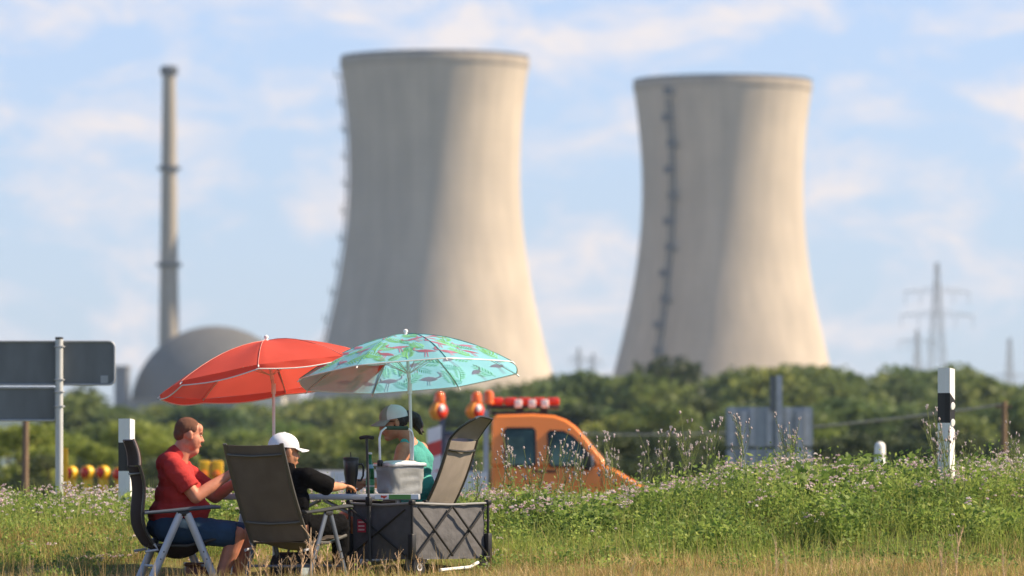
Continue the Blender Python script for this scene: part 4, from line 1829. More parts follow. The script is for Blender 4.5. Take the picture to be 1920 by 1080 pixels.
def cooler():
    Y = 44.18
    k = FPX / Y
    X = lambda p: (p - 960) / k
    xc = X(750)
    z0 = ZT
    t = thing('cooler_basket', 'silver grey soft cooler basket with a bent carry handle on the table', 'cooler basket', (xc, Y, z0 + .002), R(38))
    w, d, h = .335, .225, .225
    m = MB()
    vs, fs = [], []
    nx = 40
    rings = [(0, .90, 0), (.01, .93, .2)] + [(.03 + .0155 * q, .94 + .005 * q, 1) for q in range(12)] + [(.217, 1.0, .3)]
    for z, s, wr in rings:
        pts = []
        for q in range(72):
            th = 2 * math.pi * q / 72
            cx, sy = math.cos(th), math.sin(th)
            pts.append((w * s / 2 * math.copysign(abs(cx) ** .32, cx), d * s / 2 * math.copysign(abs(sy) ** .32, sy)))
        for i, (x, y) in enumerate(pts):
            fz = noise.noise(Vector((x * 14 + z * 9, y * 14 - z * 7, z * 5 + 2)))
            nz = (.5 - abs(fz) * 2) * .014 * wr
            l = math.hypot(x, y)
            vs.append((x * (1 + nz / l), y * (1 + nz / l), z))
    n = len(vs) // len(rings)
    fs = [tuple(range(n))[::-1]]
    for q in range(len(rings) - 1):
        for i in range(n):
            j = (i + 1) % n
            fs.append((q * n + i, q * n + j, (q + 1) * n + j, (q + 1) * n + i))
    m.add(vs, fs)
    m.build('bag', mat('silver_cloth', (.27, .28, .29), rough=.38, metal=.1, var=.08, scale=10, bump=.12, bscale=30), t)
    m = MB()
    pts = rounded_rect(w + .012, d + .012, .032, 6)
    m.tube([(x, y, h + .0) for x, y in pts + [pts[0]]], .013, 8, cap=False, sq=(1, 1.2))
    m.build('rim', M_alu, t)
    m = MB()
    pts = rounded_rect(w - .01, d - .01, .03, 6)
    vs = [(x, y, h + .006) for x, y in pts] + [(x * .6, y * .6, h + .03) for x, y in pts] + [(0, 0, h + .036)]
    n = len(pts)
    fs = [(i, (i + 1) % n, n + (i + 1) % n, n + i) for i in range(n)] + [(n + i, n + (i + 1) % n, 2 * n) for i in range(n)]
    m.add(vs, fs)
    m.build('lid', mat('pale_cloth', (.60, .61, .60), rough=.7, var=.08), t)
    m = MB()
    hx, ht = w / 2 - .01, h + .285
    hs = -.035
    path = [(-hx, 0, h), (-hx - .005, 0, ht - .08), (-hx + .008, 0, ht - .03), (-hx + .05, 0, ht)]
    path += [(hx - .05, 0, ht), (hx - .008, 0, ht - .03), (hx + .005, 0, ht - .08), (hx, 0, h)]
    m.tube([(x + hs, y, z) for x, y, z in path], .009, 10)
    hd = m.build('handle', M_alu, t)
    m = MB()
    m.tube([(-hx + .06 + hs, 0, ht), (hx - .05 + hs, 0, ht)], .0155, 10)
    m.build('grip', mat('dark_green_foam', (.03, .06, .04), rough=.8), hd)
    for sx in (-1, 1):
        m = MB()
        m.box((sx * hx + hs, 0, h + .012), (.04, .04, .05), bev=.01)
        m.build('hinge', M_black, t)


cooler()


def cup():
    Y = 44.1
    k = FPX / Y
    t = thing('tumbler', 'tall black tumbler with lid, straw and side handle on the table', 'tumbler', ((658 - 960) / k, Y, ZT), R(8))
    h = .27
    m = MB()
    m.lathe([(0, .001), (.038, .001), (.041, .006), (.043, .09), (.055, .16), (.0585, h - .015), (.058, h - .012)], 28)
    m.build('cup', mat('black_enamel', (.012, .012, .014), rough=.38, coat=.3), t)
    m = MB()
    m.lathe([(.0585, h - .012), (.062, h - .01), (.062, h + .008), (.055, h + .014), (0, h + .016)], 28)
    m.build('lid', M_black, t)
    m = MB()
    m.tube([(0, 0, h + .01), (-.004, 0, h + .055)], .0045, 8)
    m.build('straw', M_black, t)
    m = MB()
    m.tube([(.056, 0, h - .04), (.085, 0, h - .038), (.098, 0, h - .06), (.095, 0, h - .13), (.078, 0, h - .165), (.05, 0, h - .165)], .0105, 10, sq=(1.2, .8))
    m.build('handle', M_black, t)


cup()


def bottle():
    Y = 44.3
    k = FPX / Y
    t = thing('bottle', 'green glass bottle with pale labels held by the woman on the table', 'bottle', ((694 - 960) / k, Y, ZT))
    m = MB()
    m.lathe([(0, .004), (.030, .001), (.033, .008), (.033, .165), (.030, .195), (.018, .235), (.0135, .26), (.0125, .30), (.0145, .303), (.0145, .314), (.012, .316)], 24)
    m.build('glass', mat('green_glass', (.015, .19, .06), rough=.08, trans=.25, coat=.5, var=.1), t)
    m = MB()
    m.lathe([(.0338, .03), (.0338, .115)], 24, cap=False)
    m.build('label', mat('bottle_label', (.12, .42, .22), rough=.5, var=.3, scale=40), t)
    for za, zb, mm in ((.055, .068, M_white), (.205, .228, None)):
        m = MB()
        if mm:
            m.lathe([(.0345, za), (.0345, zb)], 24, cap=False)
            m.build('label_band', mm, t)
        else:
            m.lathe([(.0292, .199), (.0205, .229)], 24, cap=False)
            m.build('neck_label', mat('neck_blue', (.25, .42, .55), rough=.5), t)
    m = MB()
    m.lathe([(.0155, .309), (.016, .322), (0, .325)], 16)
    m.build('cap', M_alu, t)


bottle()


def wagon():
    Y = 43.55
    k = FPX / Y
    corner = at(772, 925, Y)
    g = .10
    rz = R(50)
    # local x along the long side (away to the right), local y along the short end (away to the left)
    t = thing('folding_wagon', 'grey fabric folding wagon with black crossed frame in front of the cooler basket', 'folding wagon', (corner.x, Y, g), rz)
    Lx, Wy = .86, .60
    z0, z1 = .12, .545
    M_cl = fabric('dark_grey_canvas', (.105, .105, .115), bump=.5, scale=18, var=.15)
    def wall(p, q, nrm, name, sag=.02):
        m = MB()
        p, q = Vector(p), Vector(q)
        nu, nv = 14, 8
        vs, fs = [], []
        for lay in (0, 1):
            for i in range(nu + 1):
                for j in range(nv + 1):
                    u, v = i / nu, j / nv
                    c = p.lerp(q, u)
                    z = z0 + (z1 - z0) * v - sag * math.sin(math.pi * u) * v
                    b = .02 * math.sin(math.pi * u) * math.sin(math.pi * v) + .012 * noise.noise(Vector((c.x * 9, c.y * 9, z * 9)))
                    vs.append(Vector((c.x, c.y, z)) + Vector(nrm) * (b * .8 - lay * .006))
        s = (nu + 1) * (nv + 1)
        for i in range(nu):
            for j in range(nv):
                a = i * (nv + 1) + j
                f = (a, a + nv + 1, a + nv + 2, a + 1)
                fs.append(f)
                fs.append(tuple(s + x for x in f[::-1]))
        for i in range(nu):
            for a in (i * (nv + 1), i * (nv + 1) + nv):
                fs.append((a, a + nv + 1, s + a + nv + 1, s + a))
        for j in range(nv):
            for a in (j, nu * (nv + 1) + j):
                fs.append((a, a + 1, s + a + 1, s + a))
        m.add(vs, fs)
        return m.build(name, M_cl, t)
    wall((0, 0, 0), (Lx, 0, 0), (0, -1, 0), 'side_panel', .015)
    wall((0, Wy, 0), (Lx, Wy, 0), (0, 1, 0), 'side_panel', .015)
    fr = wall((0, 0, 0), (0, Wy, 0), (-1, 0, 0), 'end_panel', .02)
    wall((Lx, 0, 0), (Lx, Wy, 0), (1, 0, 0), 'end_panel', .02)
    m = MB()
    m.box((Lx / 2, Wy / 2, z0), (Lx, Wy, .012))
    m.build('floor_panel', M_cl, t)
    # red tag with pale bars on the end panel
    q = MB()
    q.box((-.035, Wy * .80, z0 + .25), (.005, .085, .10))
    tg = q.build('red_tag', mat('tag_red', (.50, .03, .06), rough=.6), t)
    q = MB()
    for dz in (.028, -.002, -.03):
        q.box((-.039, Wy * .80, z0 + .25 + dz), (.002, .06, .012))
    q.build('tag_lettering', mat('tag_pink', (.75, .45, .45), rough=.6), tg)
    # corner posts
    for x, y in ((0, 0), (Lx, 0), (0, Wy), (Lx, Wy)):
        m = MB()
        ox = -.02 if x == 0 else .02
        oy = -.02 if y == 0 else .02
        m.tube([(x + ox, y + oy, .09), (x + ox, y + oy, z1 + .005)], .011, 8)
        ps = m.build('corner_post', M_black, t)
        q = MB()
        q.box((x + ox, y + oy, z1 + .005), (.045, .045, .04), bev=.01)
        q.build('corner_cap', M_black, ps)
        q = MB()
        q.box((x + ox, y + oy, z0 + .09), (.05, .05, .2), bev=.01)
        q.build('sleeve', M_black, ps)
    # crossed braces: two X on the long sides, one on each end
    def brace(a, b):
        m = MB()
        m.tube([a, b], .0095, 8)
        m.build('brace', M_rail_dark, t)
    for y in (-.035, Wy + .035):
        for xa, xb in ((.02, Lx / 2), (Lx / 2, Lx - .02)):
            brace((xa, y, z0 + .02), (xb, y, z1 - .03))
            brace((xa, y - .012, z1 - .03), (xb, y - .012, z0 + .02))
    for x in (-.045, Lx + .04):
        brace((x, .02, z0 + .02), (x, Wy - .02, z1 - .05))
        brace((x - .012, .02, z1 - .05), (x - .012, Wy - .02, z0 + .02))
    # top edge tubes
    m = MB()
    for y in (-.02, Wy + .02):
        m.tube([(-.02, y, z1), (Lx * .5, y, z1 - .012), (Lx + .02, y, z1)], .009, 8)
    for x in (-.02, Lx + .02):
        m.tube([(x, -.02, z1), (x, Wy / 2, z1 - .015), (x, Wy + .02, z1)], .009, 8)
    m.build('top_frame', mat('grey_binding', (.25, .25, .26), rough=.6), t)
    # wheels on forks
    for x in (.03, Lx - .03):
        for y in (-.03, Wy + .03):
            Mx = Matrix.Translation((x, y, .055)) @ Matrix.Rotation(R(90), 4, 'X')
            m = MB()
            m.lathe([(.03, -.022), (.068, -.022), (.074, -.014), (.074, .014), (.068, .022), (.03, .022)], 28, Mx)
            w = m.build('wheel', M_black, t)
            q = MB()
            q.lathe([(0, -.018), (.03, -.026), (.03, .026), (0, .018)], 20, Mx)
            q.build('hub', M_alu_matt, w)
            q = MB()
            q.box((x, y, .12), (.06, .07, .03), bev=.008)
            q.build('fork', M_black, w)
    # pull handle: on the end panel, telescoped up against it
    hy = Wy * .62
    m = MB()
    top = Vector((-.10, hy, 1.045))
    m.tube([(-.06, hy, .10), (-.075, hy, .55)], .015, 10)
    m.tube([(-.075, hy, .54), top], .0105, 10)
    hd = m.build('pull_handle', M_dark, t)
    q = MB()
    dy = Vector((0, .065, 0))
    q.tube([top - dy, top - dy * .5 + Vector((0, 0, .006)), top + Vector((0, 0, .008)), top + dy * .5 + Vector((0, 0, .006)), top + dy], .0145, 10)
    q.build('grip', M_black, hd)
    q = MB()
    q.box((-.075, hy, .56), (.04, .045, .07), bev=.01)
    q.build('collar', M_black, hd)
    # wheel arm near the wheels, its sunlit look put in as white colour
    q = MB()
    q.tube([(.25, -.07, .03), (.62, -.06, .05), (.72, -.055, .085)], .013, 8)
    q.build('sunlit_wheel_arm', M_white, t)


wagon()


def small_bags():
    # dark bag under the boy's chair, maroon box under the man's chair
    Y = 43.3
    t = thing('backpack', 'dark backpack with pale patch lying under the boy\'s chair', 'backpack', ((548 - 960) * Y / FPX, Y + .25, .0), R(30))
    m = MB()
    m.box((0, 0, .14), (.36, .22, .26), bev=.08)
    m.box((0, -.12, .11), (.24, .08, .17), bev=.035)
    o = m.build('body', fabric('black_cordura', (.02, .02, .024)), t)
    m = MB()
    m.box((.03, -.164, .12), (.10, .004, .07))
    m.build('patch', mat('pale_blue_patch', (.38, .45, .50), rough=.7, var=.25, scale=30), t)
    m = MB()
    m.tube([(-.05, 0, .26), (-.03, 0, .31), (.03, 0, .31), (.05, 0, .26)], .01, 8)
    m.build('loop', M_black, t)
    Y = 43.75
    t = thing('cool_box', 'small dark maroon box standing in the grass under the man\'s chair', 'box', ((372 - 960) * Y / FPX, Y, .02), R(8))
    m = MB()
    m.box((0, 0, .07), (.21, .16, .14), bev=.015)
    m.build('box_body', mat('maroon_plastic', (.10, .012, .014), rough=.4), t)
    m = MB()
    m.box((0, 0, .155), (.22, .17, .03), bev=.01)
    m.build('lid', mat('maroon_lid', (.07, .010, .011), rough=.4), t)
    m = MB()
    m.box((.0, -.083, .065), (.12, .004, .03))
    m.build('sticker', mat('box_sticker', (.42, .30, .16), rough=.6), t)


small_bags()


# ------------------------------------------------------------------ people
def bake(mb, name, m, voxel=.007, it=5, fold=0.0, ff=(13, 13, 18), parent=None):
    """fuse overlapping closed solids into one continuous skin"""
    me = bpy.data.meshes.new('tmp')
    me.from_pydata(mb.v, [], mb.f)
    bm = bmesh.new()
    bm.from_mesh(me)
    bmesh.ops.recalc_face_normals(bm, faces=bm.faces)
    bm.to_mesh(me)
    bm.free()
    o = bpy.data.objects.new('tmp', me)
    col.objects.link(o)
    r = o.modifiers.new('r', 'REMESH')
    r.mode = 'VOXEL'
    r.voxel_size = voxel
    s = o.modifiers.new('s', 'SMOOTH')
    s.factor = .5
    s.iterations = it
    dg = bpy.context.evaluated_depsgraph_get()
    dg.update()
    ev = o.evaluated_get(dg)
    out = bpy.data.meshes.new_from_object(ev)
    bpy.data.objects.remove(o)
    bpy.data.meshes.remove(me)
    out.name = name
    if fold:
        no = [v.normal.copy() for v in out.vertices]
        for v, n_ in zip(out.vertices, no):
            p = v.co
            w = noise.noise(Vector((p.x * 2.5, p.y * 2.5, p.z * 2.5))) * 2.2
            f = noise.noise(Vector((p.x * ff[0] + w, p.y * ff[1] + w, p.z * ff[2] + w)))
            f = (1 - abs(f) * 2) * .6
            v.co = p + n_ * (fold * f)
    out.materials.clear()
    out.materials.append(m)
    out.polygons.foreach_set('use_smooth', [True] * len(out.polygons))
    q = bpy.data.objects.new(name, out)
    col.objects.link(q)
    if parent is not None:
        q.parent = parent
    return q


def skinmat(name, c):
    m = mat(name, c, rough=.55, var=.14, scale=16, bump=.08, bscale=120, spec=.35)
    b = m.node_tree.nodes['Principled BSDF']
    b.inputs['Subsurface Weight'].default_value = .08
    b.inputs['Subsurface Radius'].default_value = (.01, .004, .002)
    return m


def head_M(pos, yaw, pitch=0, roll=0, s=1.0):
    return Matrix.Translation(pos) @ Matrix.Rotation(yaw, 4, 'Z') @ Matrix.Rotation(pitch, 4, 'Y') @ Matrix.Rotation(roll, 4, 'X') @ Matrix.Scale(s, 4)


def head_solids(mb, M, heavy=0.0):
    mb.ell((-.012, 0, .03), (.096, .077, .088), M=M)
    mb.ell((.028, 0, -.03), (.062, .062 + heavy * .01, .088), M=M)
    mb.cap((-.01, 0, -.062), (.056, 0, -.098), .052 + heavy * .012, .028 + heavy * .005, M=M)
    mb.ell((.06, 0, .052), (.032, .056, .04), M=M)
    mb.ell((.073, 0, .026), (.022, .052, .013), M=M)
    mb.cap((.084, 0, .014), (.104, 0, -.024), .008, .0125, M=M, n=10)
    mb.ell((.096, 0, -.028), (.014, .018, .010), M=M)
    for s in (-1, 1):
        mb.ell((.052, s * .036, -.03), (.032, .028, .034), M=M)
        mb.ell((-.008, s * .078, -.004), (.022, .010, .034), rot=Matrix.Rotation(s * .35, 3, 'Z'), M=M)
    mb.ell((.084, 0, -.058), (.013, .026, .008), M=M)
    mb.ell((.082, 0, -.071), (.013, .024, .008), M=M)
    mb.ell((.066, 0, -.1), (.022, .024, .018), M=M)


def face_parts(M, parent, brow, lips):
    for s in (-1, 1):
        m = MB()
        m.ell((.0775, s * .0305, .009), (.0095, .0115, .0062), M=M, nu=12, nv=8)
        e = m.build('eye', mat('eye_white', (.38, .30, .26), rough=.25), parent)
        m = MB()
        m.ell((.0850, s * .0300, .009), (.0030, .0060, .0052), M=M, nu=10, nv=6)
        m.build('iris', mat('iris', (.04, .03, .025), rough=.15), e)
        m = MB()
        m.cap((.0925, s * .014, .030), (.078, s * .05, .030), .0042, .003, M=M, n=8)
        m.build('eyebrow', brow, parent)
    m = MB()
    m.cap((.0945, -.016, -.0635), (.0945, .016, -.0635), .0045, .0045, M=M, n=8)
    m.build('lips', lips, parent)


def hand_solids(mb, wrist, fwd, palm_n, side, curl=(.5, .6, .4), s=1.0, thumb_out=.6):
    """palm, five jointed fingers and a thumb; fwd along the hand, palm_n out of the palm"""
    f = Vector(fwd).normalized()
    pn = Vector(palm_n)
    pn = (pn - f * pn.dot(f)).normalized()
    sd = f.cross(pn) * side          # towards the thumb
    w = Vector(wrist)
    c = w + f * (.045 * s)
    rot = Matrix((sd, f, pn)).transposed()
    mb.ell(c, (.041 * s, .052 * s, .016 * s), rot=rot)
    mb.cap(w - f * .02, c, .026 * s, .024 * s, flat=.75)
    lens = [(.040, .025, .020), (.045, .028, .021), (.042, .026, .020), (.032, .020, .017)]
    for i, L in enumerate(lens):
        b = w + f * ((.088 - .004 * abs(i - 1)) * s) + sd * ((.029 - i * .0195) * s)
        ang = .12 * (1.3 - i) * .5
        a = 0
        p = b - f * .02 * s
        prev = b
        mb.cap(p, b, .0098 * s, .0095 * s, n=10)
        for q in range(3):
            a += curl[q] * (1 + .12 * i)
            d = (f * math.cos(a) + pn * math.sin(a)) * math.cos(ang) + sd * math.sin(ang)
            nx = prev + d * (L[q] * s)
            mb.cap(prev, nx, (.0092 - q * .0008) * s, (.0085 - q * .001) * s, n=10)
            prev = nx
    b = w + f * (.028 * s) + sd * (.030 * s)
    d1 = (f * .7 + sd * thumb_out + pn * .35).normalized()
    d2 = (f * .85 + sd * .1 + pn * .55).normalized()
    p1 = b + d1 * (.042 * s)
    p2 = p1 + d2 * (.032 * s)
    p3 = p2 + (d2 + pn * .3).normalized() * (.024 * s)
    mb.cap(b, p1, .0150 * s, .0115 * s, n=10)
    mb.cap(p1, p2, .0115 * s, .0105 * s, n=10)
    mb.cap(p2, p3, .0105 * s, .0085 * s, n=10)


def shoe(mb, heel, toe, s=1.0):
    h, t = Vector(heel), Vector(toe)
    mb.cap(h + Vector((0, 0, .04)), t + Vector((0, 0, .028)), .042 * s, .036 * s, flat=1.0)
    mb.cap(h + Vector((0, 0, .07)), h.lerp(t, .35) + Vector((0, 0, .06)), .04 * s, .035 * s)


def cap_hat(M, parent, crown_m, front_m, brim_m, brim_up=0.0, patch=None):
    """baseball cap: panelled crown, curved peak, button"""
    m = MB()
    n, k = 36, 10
    vs, fs = [], []
    for lay in (0, 1):
        for i in range(k + 1):
            a = math.pi / 2 * i / k
            for j in range(n):
                th = 2 * math.pi * j / n
                gro = 1 + .012 * abs(math.cos(3 * th)) - lay * .03
                x = -.012 + .109 * math.cos(a) * math.cos(th) * gro
                y = .088 * math.cos(a) * math.sin(th) * gro
                z = .034 + (.102 - .004 * lay) * (math.sin(a) ** .9)
                vs.append((x, y, z))
    s = (k + 1) * n
    for i in range(k):
        for j in range(n):
            q = (j + 1) % n
            th = 2 * math.pi * (j + .5) / n
            m.m += []
            fs.append((i * n + j, i * n + q, (i + 1) * n + q, (i + 1) * n + j))
            fs.append((s + i * n + j, s + (i + 1) * n + j, s + (i + 1) * n + q, s + i * n + q))
    for j in range(n):
        q = (j + 1) % n
        fs.append((j, s + j, s + q, q))
    m.add(vs, fs, M)
    # front panels another colour
    mi = []
    for f in m.f:
        c = sum((Vector(vs[i]) for i in f), Vector()) / len(f)
        mi.append(1 if math.atan2(abs(c.y), c.x + .012) < R(48) else 0)
    m.m = mi
    hat = m.build('cap', [crown_m, front_m], parent, fix=False)
    b = MB()
    vs, fs = [], []
    nu, nv = 16, 6
    for lay in (0, 1):
        for i in range(nu + 1):
            th = R(-62 + 124 * i / nu)
            for j in range(nv + 1):
                v = j / nv
                ext = .078 * v * (math.cos(th * .95) ** .6)
                x = -.012 + .107 * math.cos(th) + ext
                y = (.087 + .004 * v) * math.sin(th)
                z = .040 - .35 * (y ** 2) * 8 * (.3 + .7 * v) - .020 * v + brim_up * v - lay * .004
                vs.append((x, y, z))
    s = (nu + 1) * (nv + 1)
    for i in range(nu):
        for j in range(nv):
            a = i * (nv + 1) + j
            fs.append((a, a + nv + 1, a + nv + 2, a + 1))
            fs.append((s + a, s + a + 1, s + a + nv + 2, s + a + nv + 1))
        for a in (i * (nv + 1) + nv,):
            fs.append((a, a + nv + 1, s + a + nv + 1, s + a))
    b.add(vs, fs, M)
    b.build('peak', brim_m, hat)
    q = MB()
    q.ell((-.012, 0, .135), (.009, .009, .005), M=M, nu=10, nv=6)
    q.build('button', crown_m, hat)
    if patch:
        for sgn in (-1, 1):
            q = MB()
            for i, (wd, hh) in enumerate(((.007, .010), (.006, .010), (.008, .010), (.006, .010), (.007, .010))):
                x = .030 - i * .0105
                yy = sgn * (.0885 * math.sqrt(max(0, 1 - ((x + .012) / .109) ** 2)) + .0015)
                q.box((x, yy, .049), (wd, .003, hh))
            q.build('lettering', patch, hat)
    return hat


def man():
    Y = 43.62
    k = FPX / Y
    ox = 345
    o0 = ((ox - 960) / k, Y, 0)
    P = lambda px, py, y=0: Vector(((px - ox) / k, y, CZ - (py - HOR) / k))
    M_skin = skinmat('sunburnt_skin', (.50, .205, .135))
    M_shirt = fabric('red_cotton', (.42, .035, .035), trans=.05, scale=90, bump=.3, var=.08)
    M_denim = fabric('blue_denim', (.030, .065, .125), bump=.35, scale=160, var=.2)
    M_hair = mat('reddish_hair', (.15, .062, .038), rough=.8, var=.45, scale=90, stretch=(1, 1, 3), bump=.6, bscale=200)
    body = MB()
    HM = head_M(P(354, 816), R(14), R(9), s=1.10)
    head_solids(body, HM, heavy=1.2)
    body.cap(P(334, 862), P(347, 832), .082, .070)                      # neck
    body.cap(P(352, 850, 0), P(364, 846, 0), .045, .036)               # under the chin
    torso = [((P(328, 893), P(334, 925)), (.135, .165)), ((P(334, 925), P(332, 955)), (.170, .19))]
    def torso_solids(mb, gr):
        mb.ell(P(331, 895), (.135 + gr, .205 + gr, .13 + gr), rot=Matrix.Rotation(R(14), 3, 'Y'))
        mb.ell(P(337, 930), (.185 + gr, .205 + gr, .17 + gr))
        mb.ell(P(343, 955), (.205 + gr, .21 + gr, .13 + gr))
        mb.ell(P(316, 965), (.15 + gr, .20 + gr, .13 + gr))
        mb.cap(P(322, 868, -.15), P(322, 868, .15), .075 + gr, .075 + gr)
        mb.cap(P(318, 872, 0), P(334, 852, 0), .10 + gr, .075 + gr)
    torso_solids(body, -.022)
    body.ell(P(318, 985), (.17, .19, .10))
    arms = {-1: (P(331, 878, -.225), P(370, 932, -.245), P(434, 888, -.10)), 1: (P(336, 880, .225), P(400, 932, .26), P(446, 900, .14))}
    for s, (a, b, c) in arms.items():
        body.cap(a, b, .062, .050)
        body.cap(b, b.lerp(c, .4), .050, .048)
        body.cap(b.lerp(c, .4), c, .048, .031)
        f = (c - b).normalized()
        hand_solids(body, c + f * .02, f + Vector((0, -s * .5, -.15)), (0.2, -s * .5, -.6), s, curl=(.45, .6, .45), s=1.02)
    legs = {-1: (P(318, 990, -.115), P(447, 1003, -.14), P(412, 1088, -.13)), 1: (P(318, 990, .115), P(458, 1004, .13), P(443, 1090, .12))}
    for s, (a, b, c) in legs.items():
        body.cap(a, b, .095, .066)
        body.cap(b, b.lerp(c, .35), .064, .066)
        body.cap(b.lerp(c, .35), c, .066, .043)
    o = bake(body, 'person', M_skin, .0062, 5)
    o.location = o0
    tag(o, 'man in a red T-shirt and blue shorts sitting at the table, facing right', 'person')
    sh = MB()
    torso_solids(sh, .004)
    for s, (a, b, c) in arms.items():
        e = a.lerp(b, .70)
        sh.cap(a, a.lerp(b, .2), .082, .080)
        sh.tube([a, a.lerp(b, .35), e], [.085, .082, .083], 18)
    bake(sh, 'tshirt', M_shirt, .0075, 4, fold=.014, ff=(8, 8, 15), parent=o)
    st = MB()
    st.ell(P(320, 988), (.185, .205, .115))
    st.ell(P(345, 985), (.17, .195, .085))
    for s, (a, b, c) in legs.items():
        st.cap(a + Vector((-.01, 0, 0)), a.lerp(b, .2), .116, .110)
        st.tube([a, a.lerp(b, .5), a.lerp(b, .98)], [.114, .103, .097], 20)
    bake(st, 'shorts', M_denim, .0075, 4, fold=.008, ff=(14, 10, 10), parent=o)
    hb = MB()
    hb.ell((-.018, 0, .040), (.0905, .0790, .0835), M=HM)
    hb.ell((-.060, 0, .0), (.048, .064, .052), M=HM)
    for s in (-1, 1):
        hb.ell((.002, s * .060, .045), (.036, .019, .034), M=HM)
    bake(hb, 'hair', M_hair, .0045, 2, fold=.004, ff=(110, 110, 70), parent=o)
    face_parts(HM, o, M_hair, mat('lips_pink', (.36, .12, .10), rough=.5))
    for s, (a, b, c) in legs.items():
        q = MB()
        shoe(q, (c.x - .03, c.y, -.01), (c.x + .16, c.y - .02, -.01), 1.05)
        bake(q, 'shoe', mat('brown_shoe', (.06, .035, .025), rough=.6), .008, 3, parent=o)


def boy():
    Y = 43.30
    k = FPX / Y
    ox = 545
    o0 = ((ox - 960) / k, Y, 0)
    P = lambda px, py, y=0: Vector(((px - ox) / k, y, CZ - (py - HOR) / k))
    M_skin = skinmat('tanned_skin', (.48, .23, .13))
    M_blk = mat('black_cotton', (.006, .006, .007), rough=.95, bump=.3, bscale=100, var=.2, spec=.06)
    HM = head_M(P(534, 848), R(28), R(4), s=1.14)
    body = MB()
    head_solids(body, HM)
    body.cap(P(538, 886, .0), P(536, 860, .0), .055, .05)
    fwd = Vector((.56, .83, 0))
    rt = Vector((.83, -.56, 0))
    def torso_solids(mb, g):
        yaw = Matrix.Rotation(R(56), 3, 'Z')
        mb.ell(P(541, 908), (.10 + g, .165 + g, .12 + g), rot=yaw)
        mb.ell(P(545, 940), (.105 + g, .155 + g, .14 + g), rot=yaw)
        mb.ell(P(549, 975), (.115 + g, .155 + g, .12 + g), rot=yaw)
        c = P(541, 893)
        mb.cap(c - rt * .14, c + rt * .15, .055 + g, .055 + g)
        mb.cap(P(540, 893), P(538, 876), .075 + g, .056 + g)
    torso_solids(body, -.015)
    c = P(541, 893)
    arms = {1: (c + rt * .165, P(616, 913, .02), P(641, 912, .22)), -1: (c - rt * .165 + Vector((0, 0, -.01)), P(505, 935, .22), P(560, 912, .42))}
    for s, (a, b, e) in arms.items():
        body.cap(a, b, .047, .040)
        body.cap(b, b.lerp(e, .4), .040, .038)
        body.cap(b.lerp(e, .4), e, .038, .026)
        f = (e - b).normalized()
        hand_solids(body, e + f * .01, f + Vector((.2, .3, 0)), (0, 0, -1), -s, curl=(.3, .4, .3), s=.92)
    hip = P(551, 990)
    legs = {}
    for s in (-1, 1):
        a = hip + rt * (s * .085)
        b = a + fwd * .36 + Vector((.02, 0, .03)) + rt * (s * .06)
        e = b + fwd * .02 + Vector((0, 0, -.36))
        legs[s] = (a, b, e)
        body.cap(a, b, .075, .056)
        body.cap(b, e, .056, .038)
    o = bake(body, 'person', M_skin, .0062, 5)
    o.location = o0
    tag(o, 'boy in a black T-shirt and white cap sitting with his back to the camera', 'person')
    sh = MB()
    torso_solids(sh, .006)
    for s, (a, b, e) in arms.items():
        sh.cap(a, a.lerp(b, .2), .066, .066)
        sh.tube([a, a.lerp(b, .4), a.lerp(b, 1.02 if s > 0 else .8)], [.070, .072, .074], 18)
    bake(sh, 'tshirt', M_blk, .0075, 4, fold=.009, ff=(10, 10, 16), parent=o)
    q = MB()
    q.box(P(561, 927, -.135), (.035, .004, .03), rot=Matrix.Rotation(R(-34), 3, 'Z'))
    st = MB()
    st.ell(hip + Vector((0, 0, .0)), (.13, .15, .10), rot=Matrix.Rotation(R(56), 3, 'Z'))
    for s, (a, b, e) in legs.items():
        st.tube([a, a.lerp(b, .5), b, b + (e - b) * .12], [.092, .088, .080, .078], 18)
        st.tube([b + Vector((0, 0, .03)), b.lerp(e, .9)], [.072, .062], 16)
    bake(st, 'trousers', M_blk, .0075, 4, fold=.007, parent=o)
    hb = MB()
    hb.ell((-.03, 0, .02), (.085, .078, .070), M=HM)
    bake(hb, 'hair', mat('dark_hair', (.03, .018, .012), rough=.7, var=.4, scale=80, bump=.5, bscale=200), .006, 3, parent=o)
    M_wc = fabric('white_cap_cloth', (.66, .68, .74), bump=.2, scale=150, var=.05)
    cap_hat(HM @ Matrix.Translation((0, 0, -.004)), o, M_wc, M_wc, M_wc, brim_up=.012)
    face_parts(HM, o, mat('dark_hair', (.03, .018, .012)), mat('lips_pink', (.36, .12, .10)))
    for s, (a, b, e) in legs.items():
        q = MB()
        shoe(q, e + Vector((0, 0, -.05)), e + fwd * .17 + Vector((0, 0, -.05)), .9)
        bake(q, 'shoe', mat('black_shoe', (.02, .02, .022), rough=.6), .008, 3, parent=o)


